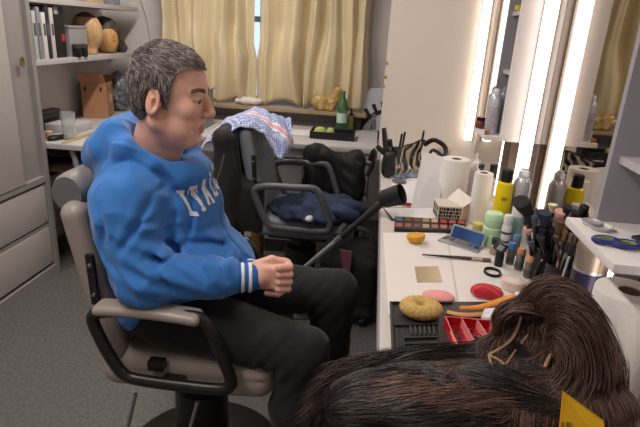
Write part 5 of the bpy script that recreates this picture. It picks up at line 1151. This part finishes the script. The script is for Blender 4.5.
# checked cloth over the back of the second chair
clm = M('checked_cloth', 'bfc6df', .85, kind='checker', scale=95, col2='5f6fa6'); clp = M('cloth_pink', 'd9939b', .85); clw = M('cloth_white2', 'd5d7e2', .85)
def cl(u, v):
    s = v*2-1; a = abs(s); W = (.215 if s > 0 else .24)+.03*math.sin(u*5)
    x = -.600+s*W*(1-.18*a); y = 2.38+.42*u+.05*s+.015*math.sin(s*5+u*4)
    drop = (.115+.05*math.sin(u*4+.8)) if s > 0 else (.13+.03*math.sin(u*5))
    z = 1.005-drop*a**1.5+.012*math.sin(u*11+s*5)*(.3+a)-.05*abs(2*u-1)**3-.010*math.sin(s*11+u*7)*a-.004*math.sin(s*24+u*9)
    return (x, y, z)
bm = sheet(bmesh.new(), cl, 50, 40, .004)
co = single('cloth', bm, [clm, clp, clw], 'blue and white checked cloth with a pink stripe draped over the grey chair back', 'cloth', smooth=180)
for i, p_ in enumerate(co.data.polygons):
    if p_.index < 2000:
        u = (p_.index//40)/50; 
    c_ = p_.center+co.location; uu = (c_.y-2.38-.05*((c_.x+.60)/.2))/.42+(c_.x+.6)*.3
    p_.material_index = 1 if .30 < uu < .36 else (2 if (.27 < uu < .39) else 0)
# hanging jacket further right (on the back of another seat)
def fj2(p):
    p = (p-A_((.03, .145, -.01))-A_((-.235, 2.78, .64)))/A_((1.0, 1, 1.12))+A_((-.235, 2.78, .64))
    d = s_box(p, (-.235, 2.78, .64), (.15, .06, .13), .06)
    d = smin(d, s_cap(p, (-.34, 2.76, .72), (-.36, 2.76, .55), .07, .06), .05)
    d = smin(d, s_cap(p, (-.12, 2.76, .70), (-.09, 2.74, .56), .06, .045), .05)
    return d+.02*wob(p, 15, 9, (1.2, 1, .8))+.013*ridge(p, 26, 2, (1, 1, .6))+.006*wob(p, 60, 5)
ssingle('jacket', fj2, (-.5, 2.74, .36), (.10, 3.09, .92), .008, M('black_jacket2', '161618', .75, bump=.2, scale=120), 'bulky black jacket heaped in front of the window table drawers', 'jacket')
t = thing('stool', 'low dark seat carrying the bulky black jacket', 'stool', (-.2, 2.97, 0))
obj('seat_pad', bx(-.38, -.02, 2.875, 3.065, .40, .46, .01), dkg, t)
for x in (-.37, -.06):
    for y in (2.885, 3.03): obj('leg', bx(x, x+.025, y, y+.025, 0, .40), blk, t)
single('hook', tube(bmesh.new(), [PY(367, 176, 2.72), PY(373, 163, 2.72), PY(374, 150, 2.72), PY(370, 160, 2.74)], .012, 8, smooth=4), blk, 'black cable loop hanging at the desk corner beside the heaped jacket', 'cable')
# jeans and clothes on the seat of chair two
jn = M('navy_cloth', '28344e', .9, var=.3, scale=14, bump=.3)
f = lambda p: np.maximum(smin(s_ell(p, (-.26, 2.52, .545), (.24, .20, .055)), s_ell(p, (-.13, 2.50, .555), (.13, .14, .06)), .04)+.014*wob(p, 30, 8)+.016*ridge(p, 30, 3)+.004*wob(p, 80, 6), .505-p[:, 2]+0)
ssingle('trousers', f, (-.55, 2.24, .47), (.06, 2.80, .68), .007, jn, 'crumpled navy clothes piled on the seat of the grey chair', 'clothes')
q = PY(309, 219, 2.32); ssingle('tissue', lambda p: s_ell(p, q, (.02, .02, .015))+.003*wob(p, 100, 2), q-V((.04, .04, .04)), q+V((.04, .04, .04)), .004, M('tissue_white', 'd3d3d8', .9), 'small white crumpled tissue on the navy clothes', 'tissue')
# bags on the floor under the desk
f = lambda p: np.maximum(smin(s_box(p, (-.03, 2.42, .20), (.12, .10, .17), .05), s_ell(p, (.0, 2.42, .38), (.10, .08, .06)), .05)+.014*wob(p, 18, 4)+.008*ridge(p, 30, 7), .002-p[:, 2])
t = thing('backpack', 'black bag with a pinkish pocket standing on the floor by the desk', 'bag', (-.03, 2.42, 0))
sobj('bag_body', f, (-.2, 2.27, -.02), (.13, 2.58, .50), .008, M('bag_fabric', '1a191c', .8), t)
q = PY(345, 262, 2.31); obj('pink_pocket', prism(bmesh.new(), [PY(340, 250, 2.30), PY(352, 252, 2.30), PY(350, 272, 2.29), PY(344, 280, 2.29)], (0, .012, 0)), M('pocket_pink', '6f4250', .7), t)
obj('strap', tube(bmesh.new(), [PY(338, 238, 2.28), PY(350, 228, 2.28), PY(368, 232, 2.28), PY(374, 245, 2.29)], .012, 8, smooth=5, sx=.5), M('strap_grey', '37373b', .7), t)
# curved white foot and black castor on the floor
t = thing('floor_stand', 'pale curved metal foot with a black castor under the desk', 'stand', PZ(358, 322, 0))
obj('curved_bar', tube(bmesh.new(), [PZ(352, 318, .03), PZ(358, 315, .05), PZ(364, 320, .04)], .011, 8, smooth=5), M('pale_metal', 'b4b4b4', .35, .5), t)
q = PZ(361, 326, 0); obj('castor', lathe(bmesh.new(), [(.02, -.014), (.022, -.010), (.022, .010), (.02, .014)], q+V((0, 0, .023)), (1, .2, 0), 16), blk, t)
# yellow crate thing under the second chair
single('crate', bx(-.68, -.62, 2.9, 3.0, 0, .42, .004), M('yellow_wood', '8a6428', .6), 'narrow yellowish wooden leg behind the man near the window table', 'post')
c = PY(243, 232, 1.9) if False else V((-.45, 2.05, .0))
# ================================================================= wig on the desk
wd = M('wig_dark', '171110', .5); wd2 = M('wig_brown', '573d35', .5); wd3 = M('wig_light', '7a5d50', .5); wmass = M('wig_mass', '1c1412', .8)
WC = PY(566, 352, .90)
t = thing('wig', 'long dark brown wig lying on the desk with its lace cap opening towards the left', 'wig', V((.30, .86, ZD)))
def fw(p):
    d = s_ell(p, A_((WC.x+.005, .905, WC.z-.005)), (.082, .085, .078))
    d = smin(d, s_cap(p, A_((WC.x-.02, .93, ZD+.12)), A_((WC.x-.10, .93, ZD+.115)), .03, .018), .03)
    d = smin(d, s_ell(p, A_((WC.x-.06, .81, ZD+.055)), (.16, .07, .055)), .04)
    d = smin(d, s_ell(p, A_((.17, .80, ZD+.035)), (.16, .085, .045)), .05)
    d = smin(d, s_ell(p, A_((.02, .80, ZD+.0)), (.06, .07, .05)), .03)
    d = smin(d, s_ell(p, A_(PY(508, 362, .90)), (.075, .06, .045)), .03)
    d = smax(d, -s_ell(p, A_(PY(520, 338, .875)), (.050, .045, .040)), .010)
    d = smin(d, s_ell(p, A_(PY(528, 326, .955)), (.048, .022, .036)), .015)
    d = smin(d, s_cap(p, A_(PY(545, 303, .915)), A_(PY(512, 314, .925)), .014, .009), .015)
    d = d+.004*wob(p, 50, 3, (.5, 1, 1))
    d = np.maximum(d, np.where(p[:, 0] > .045, ZD+.001-p[:, 2], -1))
    return d
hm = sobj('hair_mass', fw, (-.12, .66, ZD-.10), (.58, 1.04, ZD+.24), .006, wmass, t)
# guides: list of curves; strands are blends of neighbouring guides
def bundle(G_, n, spread, mats, mi_p, r0=.0008, K=18, name='hair_strands', wav=.004):
    Gc = [np.array([list(x) for x in catmull(g, 8)]) for g in G_]
    Gc = [np.stack([np.interp(np.linspace(0, 1, K), np.linspace(0, 1, len(g)), g[:, k]) for k in range(3)], 1) for g in Gc]
    Gc = np.array(Gc); u = rng.random(n)*(len(Gc)-1); i = u.astype(int); fr = (u-i)[:, None, None]
    L = Gc[i]*(1-fr)+Gc[np.minimum(i+1, len(Gc)-1)]*fr
    s = np.linspace(0, 1, K); amp = (spread*(.35+.65*s))[None, :, None]
    L = L+rng.normal(size=(n, 1, 3))*amp*np.array([1, 1, .6])
    ph = rng.random((n, 1))*.9; L = L+wav*np.stack([np.sin(9*s+ph*6), np.cos(7*s+ph*5), np.sin(11*s+ph*7)], -1)*s[None, :, None]
    m = np.where(L[:, :, 0] > .045, ZD+.0025, -1); L[:, :, 2] = np.maximum(L[:, :, 2], m)
    fl = L.reshape(-1, 3).astype(np.float32); dd = fw(fl); g_ = np.stack([fw(fl+A_(e))-dd for e in np.eye(3)*.002], 1)/.002; g_ /= np.linalg.norm(g_, axis=1)[:, None]+1e-6
    want = .0006+.0045*rng.random((n, 1))+0*s[None]; mv = np.maximum(0, want.reshape(-1)-dd); L = (fl+g_*mv[:, None]).reshape(L.shape).astype(float)
    L[:, 1:-1] = (L[:, :-2]+2*L[:, 1:-1]+L[:, 2:])/4
    rad = r0*np.tile(np.interp(s, [0, .1, .8, 1], [.6, 1, .9, .15]), (n, 1))*rng.uniform(.6, 1.3, (n, 1))
    return strands(name, L, rad, mats, t, rng.choice(len(mats), n, p=mi_p))
Y = PY
# brown hair over the crown, flowing right and down
G1 = [[Y(520, 298, .93), Y(535, 284, .93), Y(560, 280, .94), Y(590, 303, .93), Y(607, 345, .90), Y(603, 395, .86), Y(585, 425, .83)],
      [Y(540, 300, .90), Y(555, 288, .89), Y(580, 298, .87), Y(603, 335, .85), Y(612, 375, .83), Y(600, 405, .81), Y(570, 430, .79)],
      [Y(548, 315, .88), Y(563, 303, .85), Y(585, 315, .83), Y(598, 350, .81), Y(598, 385, .80), Y(575, 410, .78), Y(540, 425, .77)],
      [Y(552, 335, .87), Y(565, 325, .83), Y(580, 340, .81), Y(585, 370, .80), Y(570, 395, .78), Y(540, 405, .77), Y(500, 410, .76)],
      [Y(548, 355, .86), Y(560, 352, .82), Y(568, 372, .80), Y(550, 392, .78), Y(520, 395, .78), Y(480, 392, .77), Y(440, 398, .77)]]
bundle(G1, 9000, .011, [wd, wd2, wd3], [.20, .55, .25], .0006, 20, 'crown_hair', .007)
# front tuft at the left, above the opening
G2 = [[Y(552, 308, .90), Y(538, 303, .91), Y(520, 303, .92), Y(504, 313, .92), Y(497, 328, .92)],
      [Y(550, 300, .93), Y(533, 294, .93), Y(516, 299, .93), Y(501, 307, .93), Y(494, 320, .93)],
      [Y(545, 318, .90), Y(528, 312, .90), Y(512, 312, .91), Y(500, 322, .91), Y(496, 340, .91)]]
bundle(G2, 1300, .0035, [wd, wd2, wd3], [.25, .5, .25], .0006, 14, 'front_hair')
# long dark hair sweeping to the left over the desk edge
G3 = [[Y(560, 390, .80), Y(520, 385, .82), Y(470, 358, .90), Y(430, 352, .90), Y(385, 360, .88), Y(345, 382, .86), Y(318, 425, .83)],
      [Y(520, 345, .90), Y(500, 347, .92), Y(460, 350, .90), Y(415, 356, .88), Y(370, 375, .86), Y(335, 400, .84), Y(312, 445, .80)],
      [Y(560, 400, .78), Y(520, 385, .80), Y(460, 372, .84), Y(410, 376, .84), Y(365, 395, .82), Y(335, 430, .79), Y(320, 470, .75)],
      [Y(570, 410, .76), Y(520, 402, .78), Y(460, 392, .80), Y(400, 398, .80), Y(360, 420, .78), Y(340, 455, .75), Y(330, 490, .72)],
      [Y(580, 420, .75), Y(520, 418, .76), Y(460, 412, .77), Y(400, 420, .76), Y(370, 445, .74), Y(350, 480, .72), Y(340, 520, .70)],
      [Y(590, 430, .73), Y(530, 435, .73), Y(460, 436, .73), Y(400, 445, .72), Y(375, 470, .70), Y(355, 500, .69), Y(345, 540, .68)]]
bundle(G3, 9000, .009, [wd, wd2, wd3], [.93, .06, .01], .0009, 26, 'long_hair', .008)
# loose hairs at the left and right edges
G4 = [[Y(430, 352, .90), Y(395, 352, .89), Y(360, 356, .88), Y(335, 366, .87), Y(318, 382, .86)], [Y(440, 365, .86), Y(395, 368, .86), Y(355, 380, .85), Y(325, 400, .84), Y(300, 425, .82)]]
bundle(G4, 260, .010, [wd, wd2], [.6, .4], .0005, 16, 'loose_hair', .01)
G5 = [[Y(570, 285, .93), Y(600, 310, .92), Y(620, 345, .90), Y(627, 375, .88), Y(612, 400, .86)], [Y(560, 290, .90), Y(595, 325, .88), Y(617, 360, .87), Y(620, 390, .85), Y(600, 408, .84)]]
bundle(G5, 700, .008, [wd, wd2, wd3], [.3, .45, .25], .0005, 16, 'loose_hair', .006)
# short layers lying on the mass so that no bare patch shows
nv = len(hm.data.vertices); co_ = np.empty(nv*3, np.float32); hm.data.vertices.foreach_get('co', co_); co_ = co_.reshape(-1, 3)+A_(t.location)
sel = rng.choice(nv, 12000); cur = co_[sel].astype(float)+rng.normal(size=(12000, 3))*.002; cur = cur[cur[:, 2] > ZD+.004]; n = len(cur)
apex = np.array([WC.x-.01, .94, ZD+.21]); K = 12; out = np.zeros((n, K, 3)); nz = rng.normal(size=(n, 3))*.10
for k in range(K):
    p32 = cur.astype(np.float32); dd = fw(p32); g_ = np.stack([fw(p32+A_(e))-dd for e in np.eye(3)*.002], 1)/.002; g_ /= np.linalg.norm(g_, axis=1)[:, None]+1e-6
    want = .0008+.004*((np.arange(n)*.618) % 1); cur = cur+g_*(want-dd)[:, None]*.8; out[:, k] = cur
    longp = np.clip((ZD+.075-cur[:, 2])/.03, 0, 1)*1.0; longp = np.maximum(longp, np.clip((WC.x-.12-cur[:, 0])/.03, 0, 1)*(cur[:, 2] < ZD+.09))
    f1 = np.array([-1, -.12, -.12])*np.ones((n, 1)); f2 = cur-apex; f2 /= np.linalg.norm(f2, axis=1)[:, None]+1e-6; f2 = f2+np.array([.30, -.55, -1.0])
    fl = f1*longp[:, None]+f2*(1-longp[:, None])+nz; fl -= g_*(fl*g_).sum(1)[:, None]; fl /= np.linalg.norm(fl, axis=1)[:, None]+1e-6
    cur = cur+fl*.0085
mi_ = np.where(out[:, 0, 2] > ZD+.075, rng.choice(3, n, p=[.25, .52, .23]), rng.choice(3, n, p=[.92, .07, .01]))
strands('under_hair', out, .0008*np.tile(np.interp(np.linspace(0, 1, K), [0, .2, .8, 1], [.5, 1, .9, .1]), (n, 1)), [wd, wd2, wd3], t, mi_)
# lace cap edge
def OW(u, v, gap=.006):
    y_ = .60
    while y_ < 1.0:
        q_ = PY(u, v, y_)
        if fw(np.array([list(q_)], np.float32))[0] < gap: return q_
        y_ += .002
    return PY(u, v, .85)
lace = M('lace_tan', '9a7c62', .7, var=.15, scale=80)
obj('lace_band', tube(bmesh.new(), [OW(521, 316), OW(517, 330), OW(508, 343), OW(489, 355)], .0030, 8, smooth=5, sx=1.5), lace, t)
obj('lace_band', tube(bmesh.new(), [OW(489, 355), OW(492, 366), OW(498, 376)], .0028, 8, smooth=4), lace, t)
obj('lace_band', tube(bmesh.new(), [OW(489, 355), OW(499, 360), OW(506, 364), OW(516, 350), OW(528, 335)], .0022, 8, smooth=4), lace, t)
obj('lace_band', tube(bmesh.new(), [OW(540, 301, .007), OW(552, 308, .007), OW(560, 322, .007), OW(555, 345, .007), OW(545, 368, .007)], .0036, 8, smooth=5, sx=1.3), lace, t)
a = OW(494, 374, .009); b_ = PY(506, 378, a.y); obj('size_tag', prism(bmesh.new(), [a, b_, b_+V((-.001, 0, -.008)), a+V((-.001, 0, -.008))], (0, .0012, 0)), M('tag_white', 'c9cbd0', .7), t, smooth=0)
# yellow card with print in front of the wig
yc = [PY(563, 391, .70), PY(603, 420, .70), PY(612, 462, .67), PY(556, 462, .67)]
t = thing('card', 'yellow printed card propped against the dark wig at the bottom edge', 'card', V((.26, .70, ZD)))
nn_ = (yc[1]-yc[0]).cross(yc[3]-yc[0]).normalized()*.0012
obj('yellow_sheet', prism(bmesh.new(), yc, nn_), M('yellow_card', 'd9a800', .5), t, smooth=0)
def cq(u, v): return yc[0].lerp(yc[1], u).lerp(yc[3].lerp(yc[2], u), v)
sgn = 1 if nn_.dot(V((0, 0, H))-yc[0]) > 0 else -1; o_ = nn_*(1.3 if sgn > 0 else -.3)
bm = bmesh.new()
tube(bm, [cq(.36, .16)+o_, cq(.40, .11)+o_, cq(.44, .15)+o_], .0012, 5); tube(bm, [cq(.40, .15)+o_, cq(.41, .2)+o_], .0012, 5)
for k in range(4): tube(bm, [cq(.30+.06*k, .22+.012*k)+o_, cq(.34+.06*k, .235+.012*k)+o_], .0005, 4)
for k, Lp in enumerate(([(0, 0), (0, 1)], [(0, 1), (0, 0), (.7, .0), (.7, 1), (0, 1)], [(0, 1), (0, 0), (.7, 0), (.5, .5), (0, .5)], [(0, 0), (0, 1), (.6, 1)], [(0, .5), (.6, .5)])):
    tube(bm, [cq(.06+.085*k+.06*x, .42-.02*k+.09*z)+o_ for x, z in Lp], .001, 5)
obj('printing', bm, M('card_print', '5e4a10', .6), t)
# dark stand beside the card, at the very bottom right
t = thing('box', 'black flat case on the desk under the right side of the wig', 'case', PZ(600, 420, ZD))
bm = bmesh.new(); prism(bm, [PZ(612, 398, ZD+.002), PZ(650, 452, ZD+.002), PZ(560, 470, ZD+.002), PZ(555, 420, ZD+.002)], (0, 0, .02)); obj('case_body', bm, blk, t, smooth=0)
q = PZ(636, 330, ZD); f = lambda p: np.maximum(s_ell(p, A_(PZ(632, 400, ZD))+A_((.02, .0, .02)), (.05, .07, .04))+.008*wob(p, 60, 4), ZD+.002-p[:, 2])
ssingle('paper_towel', f, PZ(632, 400, ZD)-V((.08, .1, .02)), PZ(632, 400, ZD)+V((.10, .1, .1)), .004, M('towel_white', 'd6d3d1', .9), 'crumpled white paper towel right of the wig at the edge', 'paper towel')
